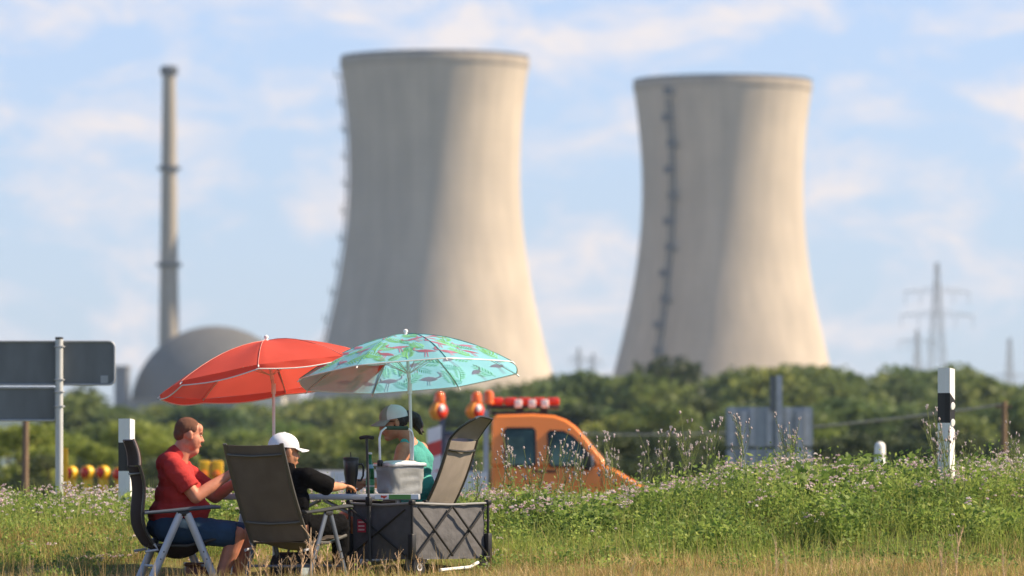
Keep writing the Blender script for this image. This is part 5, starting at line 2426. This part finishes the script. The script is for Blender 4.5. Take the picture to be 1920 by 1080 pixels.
def woman():
    Y = 44.95
    k = FPX / Y
    ox = 775
    o0 = ((ox - 960) / k, Y, 0)
    P = lambda px, py, y=0: Vector(((px - ox) / k, y, CZ - (py - HOR) / k))
    M_skin = skinmat('sun_tanned_skin', (.42, .19, .115))
    M_teal = fabric('turquoise_jersey', (.075, .33, .31), trans=.05, bump=.3, scale=90, var=.07)
    M_hair = mat('very_dark_hair', (.016, .009, .008), rough=.55, var=.5, scale=60, stretch=(1, 1, .3), bump=.6, bscale=120)
    body = MB()
    HM = head_M(P(737, 793), R(197), R(11), s=1.07)
    head_solids(body, HM, .3)
    body.cap(P(772, 838), P(754, 808), .066, .055)
    yaw = Matrix.Rotation(R(156), 3, 'Z')
    def torso_solids(mb, g):
        mb.ell(P(780, 868), (.115 + g, .165 + g, .15 + g), rot=yaw @ Matrix.Rotation(R(14), 3, 'Y'))
        mb.ell(P(756, 882), (.105 + g, .145 + g, .095 + g), rot=yaw)
        mb.ell(P(779, 915), (.15 + g, .165 + g, .16 + g), rot=yaw)
        mb.ell(P(779, 958), (.165 + g, .19 + g, .13 + g), rot=yaw)
    torso_solids(body, -.018)
    c = P(771, 843)
    lat = Vector((-.41, -.91, 0))       # her left side, towards the camera
    body.cap(c - lat * .14, c + lat * .14, .062, .062)
    arms = {1: (c + lat * .165 + Vector((.01, 0, -.015)), P(738, 908, -.36), P(688, 907, -.58)), -1: (c - lat * .165, P(722, 905, .12), P(668, 905, -.10))}
    for s, (a, b, e) in arms.items():
        body.cap(a, a.lerp(b, .3), .066, .058)
        body.cap(a.lerp(b, .3), b, .058, .043)
        body.cap(b, b.lerp(e, .4), .043, .040)
        body.cap(b.lerp(e, .4), e, .040, .027)
        f = (e - b).normalized()
        if s == 1:
            hand_solids(body, e + f * .005, f + Vector((.0, .2, 0)), (0.3, 1, 0), 1, curl=(.75, .85, .6), s=.95)
        else:
            hand_solids(body, e + f * .005, f, (0, 0, -1), 1, curl=(.3, .4, .3), s=.95)
    fwd = Vector((-.91, .41, 0))
    legs = {}
    for s in (-1, 1):
        a = P(783, 972) + lat * (s * .10)
        b = Vector((P(648, 975).x + s * .01, a.y + .16, P(655, 972).z))
        e = b + Vector((.03, .02, -.40))
        legs[s] = (a, b, e)
        body.cap(a, b, .095, .066)
        body.cap(b, b.lerp(e, .35), .065, .058)
        body.cap(b.lerp(e, .35), e, .058, .038)
    o = bake(body, 'person', M_skin, .0062, 5)
    o.location = o0
    tag(o, 'woman in a turquoise tank top and pale cap sitting at the table, facing left', 'person')
    sh = MB()
    torso_solids(sh, .004)
    for s in (-1, 1):
        p = c + lat * (s * .105)
        sh.cap(p + Vector((-.055, 0, -.07)), p + Vector((-.01, 0, .055)), .032, .030)
        sh.cap(p + Vector((-.01, 0, .055)), p + Vector((.075, .0, -.06)), .030, .042)
    sh.cap(P(784, 842), P(793, 862), .06, .085)
    bake(sh, 'tank_top', M_teal, .0075, 4, fold=.007, ff=(9, 9, 13), parent=o)
    st = MB()
    st.ell(P(782, 972), (.175, .195, .115), rot=yaw)
    for s, (a, b, e) in legs.items():
        st.tube([a, a.lerp(b, .35), a.lerp(b, .62)], [.108, .104, .098], 18)
    bake(st, 'shorts', fabric('black_shorts', (.016, .016, .018)), .0075, 4, fold=.006, parent=o)
    hb = MB()
    hb.ell((-.03, 0, .012), (.084, .0805, .072), M=HM)
    hb.ell((-.085, 0, .012), (.03, .034, .03), M=HM)
    tail = [Vector((-.10, 0, .03)), Vector((-.135, 0, .03)), Vector((-.168, .0, -.002)), Vector((-.185, 0, -.05)), Vector((-.195, 0, -.10))]
    rr = [.026, .040, .047, .040, .018]
    for i in range(4):
        hb.cap(tail[i], tail[i + 1], rr[i], rr[i + 1], M=HM)
    for i in range(7):
        a = random.uniform(-.03, .03)
        hb.cap((-.15, a, .0), (-.20 + random.uniform(-.02, .02), a * 1.6, -.11 + random.uniform(-.03, .03)), .018, .006, M=HM, n=8)
    bake(hb, 'hair', M_hair, .006, 2, fold=.006, ff=(40, 40, 14), parent=o)
    M_w = fabric('pale_cap_mesh', (.60, .60, .64), bump=.35, scale=220, var=.06)
    M_g = fabric('grey_cap_front', (.27, .28, .28), bump=.2, scale=150)
    cap_hat(HM @ Matrix.Translation((0, 0, -.002)), o, M_w, M_g, M_g, brim_up=-.005, patch=mat('cap_lettering', (.05, .05, .06)))
    face_parts(HM, o, M_hair, mat('lips_pink', (.36, .12, .10)))
    # sunglasses under the peak
    m = MB()
    for s in (-1, 1):
        m.ell((.092, s * .033, .012), (.006, .026, .017), rot=Matrix.Rotation(s * .3, 3, 'Z'), M=HM, nu=14, nv=8)
        m.tube([(.090, s * .056, .018), (.04, s * .079, .018), (-.02, s * .082, .012)], .0035, 6, M=HM)
    m.tube([(.097, -.01, .016), (.098, .01, .016)], .003, 6, M=HM)
    m.build('sunglasses', mat('dark_lens', (.01, .01, .012), rough=.1, coat=.6), o)
    # pale wristband
    e, b = arms[1][2], arms[1][1]
    f = (e - b).normalized()
    m = MB()
    m.tube([e - f * .018, e + f * .006], .0335, 16)
    m.build('wristwatch', mat('white_strap', (.7, .7, .68), rough=.5), o)
    for s, (a, b, e) in legs.items():
        q = MB()
        shoe(q, e + Vector((0, 0, -.05)), e + Vector((-.16, .05, -.05)), .9)
        bake(q, 'shoe', mat('black_shoe', (.02, .02, .022)), .008, 3, parent=o)


man()
boy()
woman()


# ------------------------------------------------------------------ the meadow
M_green = leafmat('green_blades', [(0, (.11, .17, .035)), (.4, (.26, .34, .07)), (.75, (.39, .43, .12)), (1, (.55, .51, .22))], trans=.52)
M_dry = leafmat('dry_blades', [(0, (.22, .15, .05)), (.4, (.42, .29, .11)), (.75, (.58, .42, .19)), (1, (.70, .55, .31))], trans=.38)
M_herb = leafmat('herb_leaves', [(0, (.075, .135, .035)), (.45, (.20, .30, .065)), (.8, (.33, .42, .10)), (1, (.46, .50, .17))], trans=.52)
M_petal = leafmat('pink_white_petals', [(0, (.58, .38, .47)), (.5, (.70, .56, .60)), (1, (.82, .77, .75))], trans=.35)


def blades(name, x, y, h, w, g, m, lean=.35, tone=None, z=None, bend=1.0):
    n = len(x)
    z = (H(x, y) if z is None else z) - .01
    az = g.uniform(0, 2 * np.pi, n)
    d = np.stack([np.cos(az), np.sin(az), np.zeros(n)], 1)
    pa = g.uniform(0, 2 * np.pi, n)
    p = np.stack([np.cos(pa), np.sin(pa), np.zeros(n)], 1) * (w / 2)[:, None]
    ln = np.abs(g.normal(0, lean, n)) * h
    B = np.stack([x, y, z], 1)
    up = np.zeros((n, 3))
    up[:, 2] = h
    m1 = B + up * .55 + d * (ln * .35 * bend)[:, None]
    tp = B + up * np.sqrt(np.clip(1 - (ln / h * .62) ** 2, .12, 1))[:, None] + d * ln[:, None]
    V = np.stack([B - p, B + p, m1 + p * .8, m1 - p * .8, tp + p * .15, tp - p * .15], 1).reshape(-1, 3)
    i = np.arange(n)[:, None] * 6
    F = np.concatenate([i + np.array([0, 1, 2, 3]), i + np.array([3, 2, 4, 5])], 1).reshape(-1, 4)
    rnd = np.repeat(g.uniform(0, 1, n) if tone is None else np.clip(tone, 0, 1), 6)
    o = bpy.data.objects.new(name, np_mesh(name, V, F, m, rnd))
    col.objects.link(o)
    return o


def field(x, y, f, ph=0.0):
    """smooth patchiness 0..1"""
    v = np.sin(x * f + ph) * np.sin(y * f * 1.3 + ph * 2) + .6 * np.sin(x * f * 2.3 - y * f * 1.7 + ph) + .4 * np.sin(x * f * 4.1 + y * f * 3.3 + 2 * ph)
    return np.clip(.5 + v * .3, 0, 1)


def scatter(g, n, x0, x1, y0, y1):
    y = g.uniform(y0, y1, n)
    x = g.uniform(x0, x1, n)
    return x, y


def picnic_zone(x, y):
    """1 where people sit and the grass is trodden short"""
    return (1 - ss(.75, 1.0, np.abs((x + 1.75) / 1.75))) * (1 - ss(.8, 1.15, np.abs((y - 44.1) / 1.25)))


def dense_zone(x, y):
    """1 where the flowering green bank grows: nearer on the right, farther off on the left"""
    t = ss(-2.3, .5, x)
    y0 = 48.1 * (1 - t) + 45.2 * t + .22 * np.sin(x * 2.7) + .16 * np.sin(x * 6.1 + 1)
    y1 = 52.0 * (1 - t) + 51.5 * t
    return ss(-.25, .35, y - y0) * (1 - ss(0, .8, y - y1))


def meadow():
    g = np.random.default_rng(21)
    XA, XB = -8.0, 8.0
    # green grass everywhere, thinner near the camera
    x, y = scatter(g, 190000, XA, XB, 40.5, 53.5)
    t = ss(-2.3, .5, x)
    dz = dense_zone(x, y)
    green = np.clip(.26 + .50 * t * ss(43.4, 44.8, y) + .5 * dz + .35 * ss(44.8, 46, y) * (1 - t) + (field(x, y, 1.3, .7) - .5) * .5, .1, 1)
    pz = picnic_zone(x, y)
    gap = dz * ss(.45, .25, field(x, y, 2.3, 4))
    keep = g.uniform(0, 1, len(x)) < green * (1 - .35 * pz) * (1 - .45 * dz) * (1 - .5 * gap)
    x, y, dz, pz = x[keep], y[keep], dz[keep], pz[keep]
    h = g.uniform(.07, .20, len(x)) * (.7 + .6 * field(x, y, 2.1)) + .07 * dz * g.uniform(.2, 1.2, len(x)) + .13 * ss(44.0, 44.8, y) * (1 - ss(45.3, 46.2, y)) * ss(-.2, .5, x) * field(x, y, 2.9, 2) * g.uniform(.2, 1.2, len(x))
    h *= (1 - .5 * pz) * (.62 + .38 * ss(43.6, 44.6, y))
    tone = np.clip(g.normal(.42, .2, len(x)) + (field(x, y, .9, 2) - .5) * .35, 0, 1)
    tag(blades('meadow_grass', x, y, h, g.uniform(.004, .0075, len(x)), g, M_green, .8, tone), kind='stuff')
    # dry straw coloured grass
    x, y = scatter(g, 170000, XA, XB, 38.5, 49.5)
    t = ss(-2.3, .5, x)
    lim = 47.9 * (1 - t) + 44.4 * t
    dry = np.clip(1.0 - ss(-1.0, 1.5, y - lim) + (field(x, y, 1.7, 3.3) - .5) * 1.3, 0, 1) * (1 - .75 * dense_zone(x, y))
    pz = picnic_zone(x, y)
    keep = g.uniform(0, 1, len(x)) < dry * (1 - .6 * pz) * .9
    x, y, pz = x[keep], y[keep], pz[keep]
    h = g.uniform(.04, .15, len(x)) * (.5 + .9 * field(x, y, 2.6, 1)) * (1 - .45 * pz)
    tone = np.clip(g.normal(.45, .22, len(x)) + (field(x, y, 2.4, 5) - .5) * .9, 0, 1)
    tag(blades('dry_grass', x, y, h, g.uniform(.003, .006, len(x)), g, M_dry, 1.0, tone), kind='stuff')
    # taller single dry stalks with seed heads
    x, y = scatter(g, 2600, XA, XB, 38.0, 46.5)
    t = ss(-2.3, .5, x)
    keep = (g.uniform(0, 1, len(x)) < np.clip(1.2 - ss(-.5, .8, y - (46.2 * (1 - t) + 44.2 * t)), .05, 1) * (1 - .95 * picnic_zone(x, y)))
    x, y = x[keep], y[keep]
    h = g.uniform(.14, .32, len(x))
    tag(blades('dry_stalks', x, y, h, g.uniform(.003, .005, len(x)), g, M_dry, .2, g.uniform(.2, .9, len(x))), kind='stuff')
    # herbs on the bank: clumps of small leaves
    n = 7600
    cx, cy = scatter(g, n, XA, XB, 42.8, 52.8)
    keep = g.uniform(0, 1, n) < np.maximum(dense_zone(cx, cy) * (.12 + .88 * (field(cx, cy, 2.3, 4) > .33)), .8 * (field(cx, cy, 3.4, 1) > .62) * (1 - picnic_zone(cx, cy)))
    cx, cy = cx[keep], cy[keep]
    n = len(cx)
    t = ss(-2.3, .5, cx)
    ch = g.uniform(.10, .26, n) * (.35 + 1.15 * field(cx, cy, 2.4, 1.5)) * (.85 + .35 * t) * (.45 + .55 * ss(44.4, 45.4, cy)) + .03
    cr = g.uniform(.09, .20, n)
    per = 62
    base = np.stack([cx, cy, H(cx, cy)], 1)
    d = g.normal(size=(n, per, 3))
    d /= np.linalg.norm(d, axis=2)[:, :, None]
    d[:, :, 2] = np.abs(d[:, :, 2])
    rr = np.clip(g.normal(.85, .22, (n, per)), .2, 1.3)
    Pp = base[:, None, :] + d * rr[:, :, None] * np.stack([cr, cr, ch], 1)[:, None, :]
    tn = np.clip(g.normal(.45, .13, n)[:, None] + g.normal(0, .14, (n, per)) + (field(cx, cy, .8, 2.5) - .5)[:, None] * .4, 0, 1)
    v, f = leaf_quads(Pp.reshape(-1, 3), .017, g, .45, 2.1)
    o = bpy.data.objects.new('ground_cover', np_mesh('ground_cover', v, f, M_herb, np.repeat(tn.ravel(), 4)))
    col.objects.link(o)
    tag(o, kind='stuff')
    # bigger bushy plants with broader leaves, shading the gaps between them
    n = 560
    cx, cy = scatter(g, n, XA, XB, 44.5, 52.5)
    t = ss(-2.3, .5, cx)
    keep = g.uniform(0, 1, n) < ss(.3, .9, dense_zone(cx, cy)) * (.45 + .55 * t)
    cx, cy, t = cx[keep], cy[keep], t[keep]
    n = len(cx)
    dip = 1 - .55 * ss(-2.0, -1.2, cx) * (1 - ss(-.1, .5, cx))
    ch = g.uniform(.14, .34, n) * (.65 + .35 * t) * dip
    cr = g.uniform(.14, .32, n)
    per = 330
    base = np.stack([cx, cy, H(cx, cy)], 1)
    d = g.normal(size=(n, per, 3))
    d /= np.linalg.norm(d, axis=2)[:, :, None]
    d[:, :, 2] = np.abs(d[:, :, 2])
    rr = np.clip(g.normal(.9, .16, (n, per)), .3, 1.25) * (1 + .25 * np.sin(d[:, :, 0] * 5 + d[:, :, 1] * 4 + cx[:, None] * 9))
    Pp = base[:, None, :] + d * rr[:, :, None] * np.stack([cr, cr, ch], 1)[:, None, :]
    tn = np.clip(g.uniform(.2, .75, n)[:, None] + g.normal(0, .12, (n, per)), 0, 1)
    sz = np.repeat(g.choice([.018, .022, .030, .042], n, p=[.4, .3, .2, .1]), per)
    v, f = leaf_quads(Pp.reshape(-1, 3), sz, g, .5, 1.9)
    o = bpy.data.objects.new('leafy_plants', np_mesh('leafy_plants', v, f, M_herb, np.repeat(tn.ravel(), 4)))
    col.objects.link(o)
    tag(o, kind='stuff')
    # thin upright herb stems breaking the outline
    x, y = scatter(g, 17000, XA, XB, 44.4, 52.5)
    keep = g.uniform(0, 1, len(x)) < dense_zone(x, y)
    x, y = x[keep], y[keep]
    h = g.uniform(.16, .40, len(x)) * (.6 + .6 * field(x, y, 1.6, 1.5))
    tag(blades('herb_stems', x, y, h, g.uniform(.003, .007, len(x)), g, M_green, .3, np.clip(g.normal(.55, .25, len(x)), 0, 1)), kind='stuff')
    # blossoms: small pinkish white heads of several petals
    nc = 2300
    fx, fy = scatter(g, nc, XA, XB, 44.2, 52.3)
    t = ss(-2.3, .5, fx)
    dn = dense_zone(fx, fy)
    want = ss(.2, .7, dn) * (.10 + .9 * ss(45.9, 46.9, fy) * t + .9 * (1 - t)) * (.15 + 1.2 * field(fx, fy, 2.2, 6) ** 1.6) + .05 * ss(44.4, 45.2, fy)
    keep = g.uniform(0, 1, nc) < want
    fx, fy = fx[keep], fy[keep]
    cnt = g.integers(2, 15, len(fx))
    fz = np.repeat(g.uniform(.10, .26, len(fx)), cnt)
    bx = np.repeat(fx, cnt) + g.normal(0, .075, cnt.sum())
    by = np.repeat(fy, cnt) + g.normal(0, .10, cnt.sum())
    n = len(bx)
    bz = H(bx, by) + .05 + dense_zone(bx, by) * (fz * (.6 + .7 * field(bx, by, 2.4, 1.5)) + g.normal(0, .02, n))
    per = 12
    d = g.normal(size=(n, per, 3))
    d /= np.linalg.norm(d, axis=2)[:, :, None]
    d[:, :, 2] = np.abs(d[:, :, 2]) * .8
    Pp = np.stack([bx, by, bz], 1)[:, None, :] + d * (g.uniform(.008, .018, n)[:, None, None])
    v, f = leaf_quads(Pp.reshape(-1, 3), .011, g, .3, 1.3)
    tn = np.repeat(np.clip(g.normal(.55, .25, n), 0, 1), per * 4)
    o = bpy.data.objects.new('clover_blossoms', np_mesh('clover_blossoms', v, f, M_petal, tn))
    col.objects.link(o)
    tag(o, kind='stuff')
    # far grass on the back of the bank and the road verges, coarse
    x, y = scatter(g, 16000, -14, 14, 53, 72)
    tag(blades('verge_grass', x, y, g.uniform(.1, .3, len(x)), g.uniform(.008, .016, len(x)), g, M_green, .4), kind='stuff')


meadow()


# ------------------------------------------------------------------ single tall weeds
M_stem = mat('weed_stem', (.17, .21, .07), rough=.8, var=.2, scale=20)
M_bud = mat('weed_bud', (.36, .30, .30), rough=.9, var=.3, scale=30)
M_fluff = mat('weed_fluff', (.66, .60, .60), rough=.95, var=.15, scale=30, trans=.3)
M_weedleaf = mat('weed_leaf', (.11, .16, .045), rough=.7, var=.25, scale=15, trans=.35)
M_dstem = mat('dead_stem', (.56, .40, .26), rough=.85, var=.25, scale=20)
M_dhead = mat('dead_seed_head', (.45, .31, .19), rough=.9, var=.35, scale=30)


def weed_proto(seed, dead=False):
    """unit-height stalk with forking side shoots, small leaves and heads"""
    g = random.Random(seed)
    st, lf, hlist = MB(), MB(), []
    lean = Vector((g.uniform(-.18, .18), g.uniform(-.12, .12), 1)).normalized()
    heads = []
    def shoot(p, d, ln, r, lvl):
        k = 7
        pts = [p]
        dd = d.copy()
        for i in range(k):
            dd = (dd + Vector((g.uniform(-.07, .07), g.uniform(-.07, .07), .05 if not dead else .0))).normalized()
            pts.append(pts[-1] + dd * (ln / k))
        st.tube(pts, [r * (1 - .55 * i / k) for i in range(k + 1)], 5)
        for i in range(1, k):
            if lvl == 0 and g.random() < (.95 if not dead else .3) or lvl == 1 and g.random() < .55:
                a = g.uniform(0, 6.28)
                L = g.uniform(.05, .11) * (1.1 - .7 * i / k) * (1 if lvl == 0 else .55)
                o = Vector((math.cos(a), math.sin(a), g.uniform(.1, .8))).normalized()
                sd = o.cross(Vector((0, 0, 1))).normalized() * L * .13
                q = pts[i]
                lf.add([q, q + o * L * .5 + sd, q + o * L + Vector((0, 0, -L * .25)), q + o * L * .5 - sd], [(0, 1, 2, 3)])
        if lvl < 2:
            nb = (g.randint(5, 8) if lvl == 0 else g.randint(1, 3))
            for b in range(nb):
                f = g.uniform(.42 if lvl == 0 else .3, .95)
                i = min(k - 1, int(f * k))
                a = g.uniform(0, 6.28)
                sp = g.uniform(.35, .75) if not dead else g.uniform(.5, 1.1)
                dd2 = (d + Vector((math.cos(a), math.sin(a), .1)) * sp).normalized()
                shoot(pts[i], dd2, ln * g.uniform(.22, .42), r * .55, lvl + 1)
        if lvl < 2 or g.random() < .5:
            heads.append((pts[-1], dd))
    shoot(Vector((0, 0, 0)), lean, .86,   .0075 if not dead else .022, 0)
    zmax = max(p.z for p, _ in heads)
    for p, d in heads:
        q = d.to_track_quat('Z', 'Y').to_matrix().to_4x4()
        Mx = Matrix.Translation(p) @ q
        sz = g.uniform(.8, 1.3)
        hd = MB()
        hlist.append(hd)
        hd.lathe([(0, -.004), (.010 * sz, .004), (.012 * sz, .014), (.008 * sz, .024), (.003, .028)], 7, Mx)
        if g.random() < .6 and not dead:
            hd.cur = 1
            for _ in range(9):
                a = g.uniform(0, 6.28)
                o = (q.to_3x3() @ Vector((math.cos(a) * .6, math.sin(a) * .6, g.uniform(.5, 1)))).normalized()
                c = p + d * .022 * sz
                sd = o.orthogonal().normalized() * .005
                hd.add([c, c + o * .018 + sd, c + o * .028, c + o * .018 - sd], [(0, 1, 2, 3)])
    stm = st.mesh('stem', M_dstem if dead else M_stem)
    out = [('stem', stm)]
    for hd in hlist:
        out.append(('flower_head' if not dead else 'seed_head', hd.mesh('head', [M_dhead if dead else M_bud, M_dhead if dead else M_fluff], fix=False)))
    if lf.v:
        out.append(('leaf', lf.mesh('leaves', M_dstem if dead else M_weedleaf, fix=False)))
    return out, zmax + .02


WEEDS = [weed_proto(s) for s in (31, 32, 33, 34, 35, 36)]
DEAD = [weed_proto(s, True) for s in (41, 42, 43)]


def weed(i, px, ytop, Y, label, group, dead=False, name='tall_weed', wide=.8):
    parts, zm = (DEAD if dead else WEEDS)[i % (3 if dead else 6)]
    x = (px - 960) * Y / FPX
    z0 = float(H(x, Y)) - .01
    h = (CZ + (HOR - ytop) * Y / FPX - z0) / zm
    t = thing(name, label, 'weed', (x, Y, z0), random.uniform(0, 6.28), group)
    t.scale = (h * wide, h * wide, h)
    for nm, me in parts:
        o = bpy.data.objects.new(nm, me)
        col.objects.link(o)
        o.parent = t
        if nm == 'leaf':
            o['kind'] = 'stuff'


def weeds():
    r = random.Random(3)
    a = 'weeds in front of the orange pickup'
    for i, (px, y) in enumerate([(884, 868), (905, 850), (938, 838), (958, 806), (972, 815), (1000, 812), (1014, 838), (1036, 804), (1052, 828), (1066, 815), (1084, 812), (1098, 850)]):
        weed(i, px, y, r.uniform(46.6, 48.4), 'thin tall weed standing before the orange pickup cab', a)
    a = 'weeds between the pickup and the right sign'
    for i, (px, y) in enumerate([(1136, 808), (1146, 826), (1164, 820), (1184, 872), (1198, 846), (1228, 806), (1240, 800), (1256, 812), (1270, 788), (1282, 806), (1300, 772), (1318, 800), (1330, 782), (1345, 856)]):
        weed(i + 2, px, y, r.uniform(46.6, 48.4), 'thin tall weed between the orange pickup and the right road sign', a)
    a = 'weeds in front of the right sign'
    for i, (px, y) in enumerate([(1388, 772), (1402, 776), (1462, 808), (1474, 784), (1484, 776), (1496, 792), (1522, 826)]):
        weed(i + 1, px, y, r.uniform(46.6, 48.2), 'thin tall weed rising before the grey right road sign', a)
    a = 'weeds round the right delineator post'
    for i, (px, y) in enumerate([(1762, 762), (1778, 768), (1796, 784), (1808, 810)]):
        weed(i + 4, px, y, r.uniform(45.8, 46.3), 'thin weed growing round the foot of the right delineator post', a)
    for i, (px, y) in enumerate([(1868, 842), (1908, 790), (1918, 812)]):
        weed(i + 3, px, y, r.uniform(46.6, 47.6), 'thin tall weed at the right edge of the flowery bank', 'weeds at the right edge')
    a = 'dead weeds in the foreground'
    for i, (px, y) in enumerate([(470, 1030), (492, 1022), (505, 1038), (528, 1045), (545, 1036), (560, 1022), (582, 985), (592, 1012), (606, 1030), (616, 1018), (628, 1032), (650, 1040), (668, 1034), (690, 1050), (718, 1046), (748, 1030), (790, 1040), (815, 1052)]):
        weed(i, px, y, r.uniform(42.35, 42.75), 'dead brown weed with forked stems in front of the boy\'s chair and the wagon', a, True, 'dead_weed', .9)
    a = 'blurred dry plumes close to the camera'
    for i, (px, y) in enumerate([(1790, 985), (1765, 1010), (1455, 1000), (1478, 1030), (1560, 1045), (1880, 1020), (1180, 1050), (60, 1040)]):
        weed(i + 1, px, y, r.uniform(36.5, 39), 'dry brown seed stalk blurred at the bottom of the picture', a, True, 'dry_plume', .35)


weeds()


# ------------------------------------------------------------------ the air between here and the towers
def haze():
    m = MB()
    m.box((0, 1620, 82), (3200, 3360, 170))
    mt = bpy.data.materials.new('summer_haze')
    mt.use_nodes = True
    N, L = mt.node_tree.nodes, mt.node_tree.links
    N.clear()
    out = N.new('ShaderNodeOutputMaterial')
    v = N.new('ShaderNodeVolumePrincipled')
    v.inputs['Color'].default_value = (.62, .79, 1.0, 1)
    v.inputs['Density'].default_value = .00009
    v.inputs['Anisotropy'].default_value = .2
    L.new(v.outputs[0], out.inputs['Volume'])
    o = m.build('haze', mt, smooth=False)
    tag(o, kind='stuff')


haze()
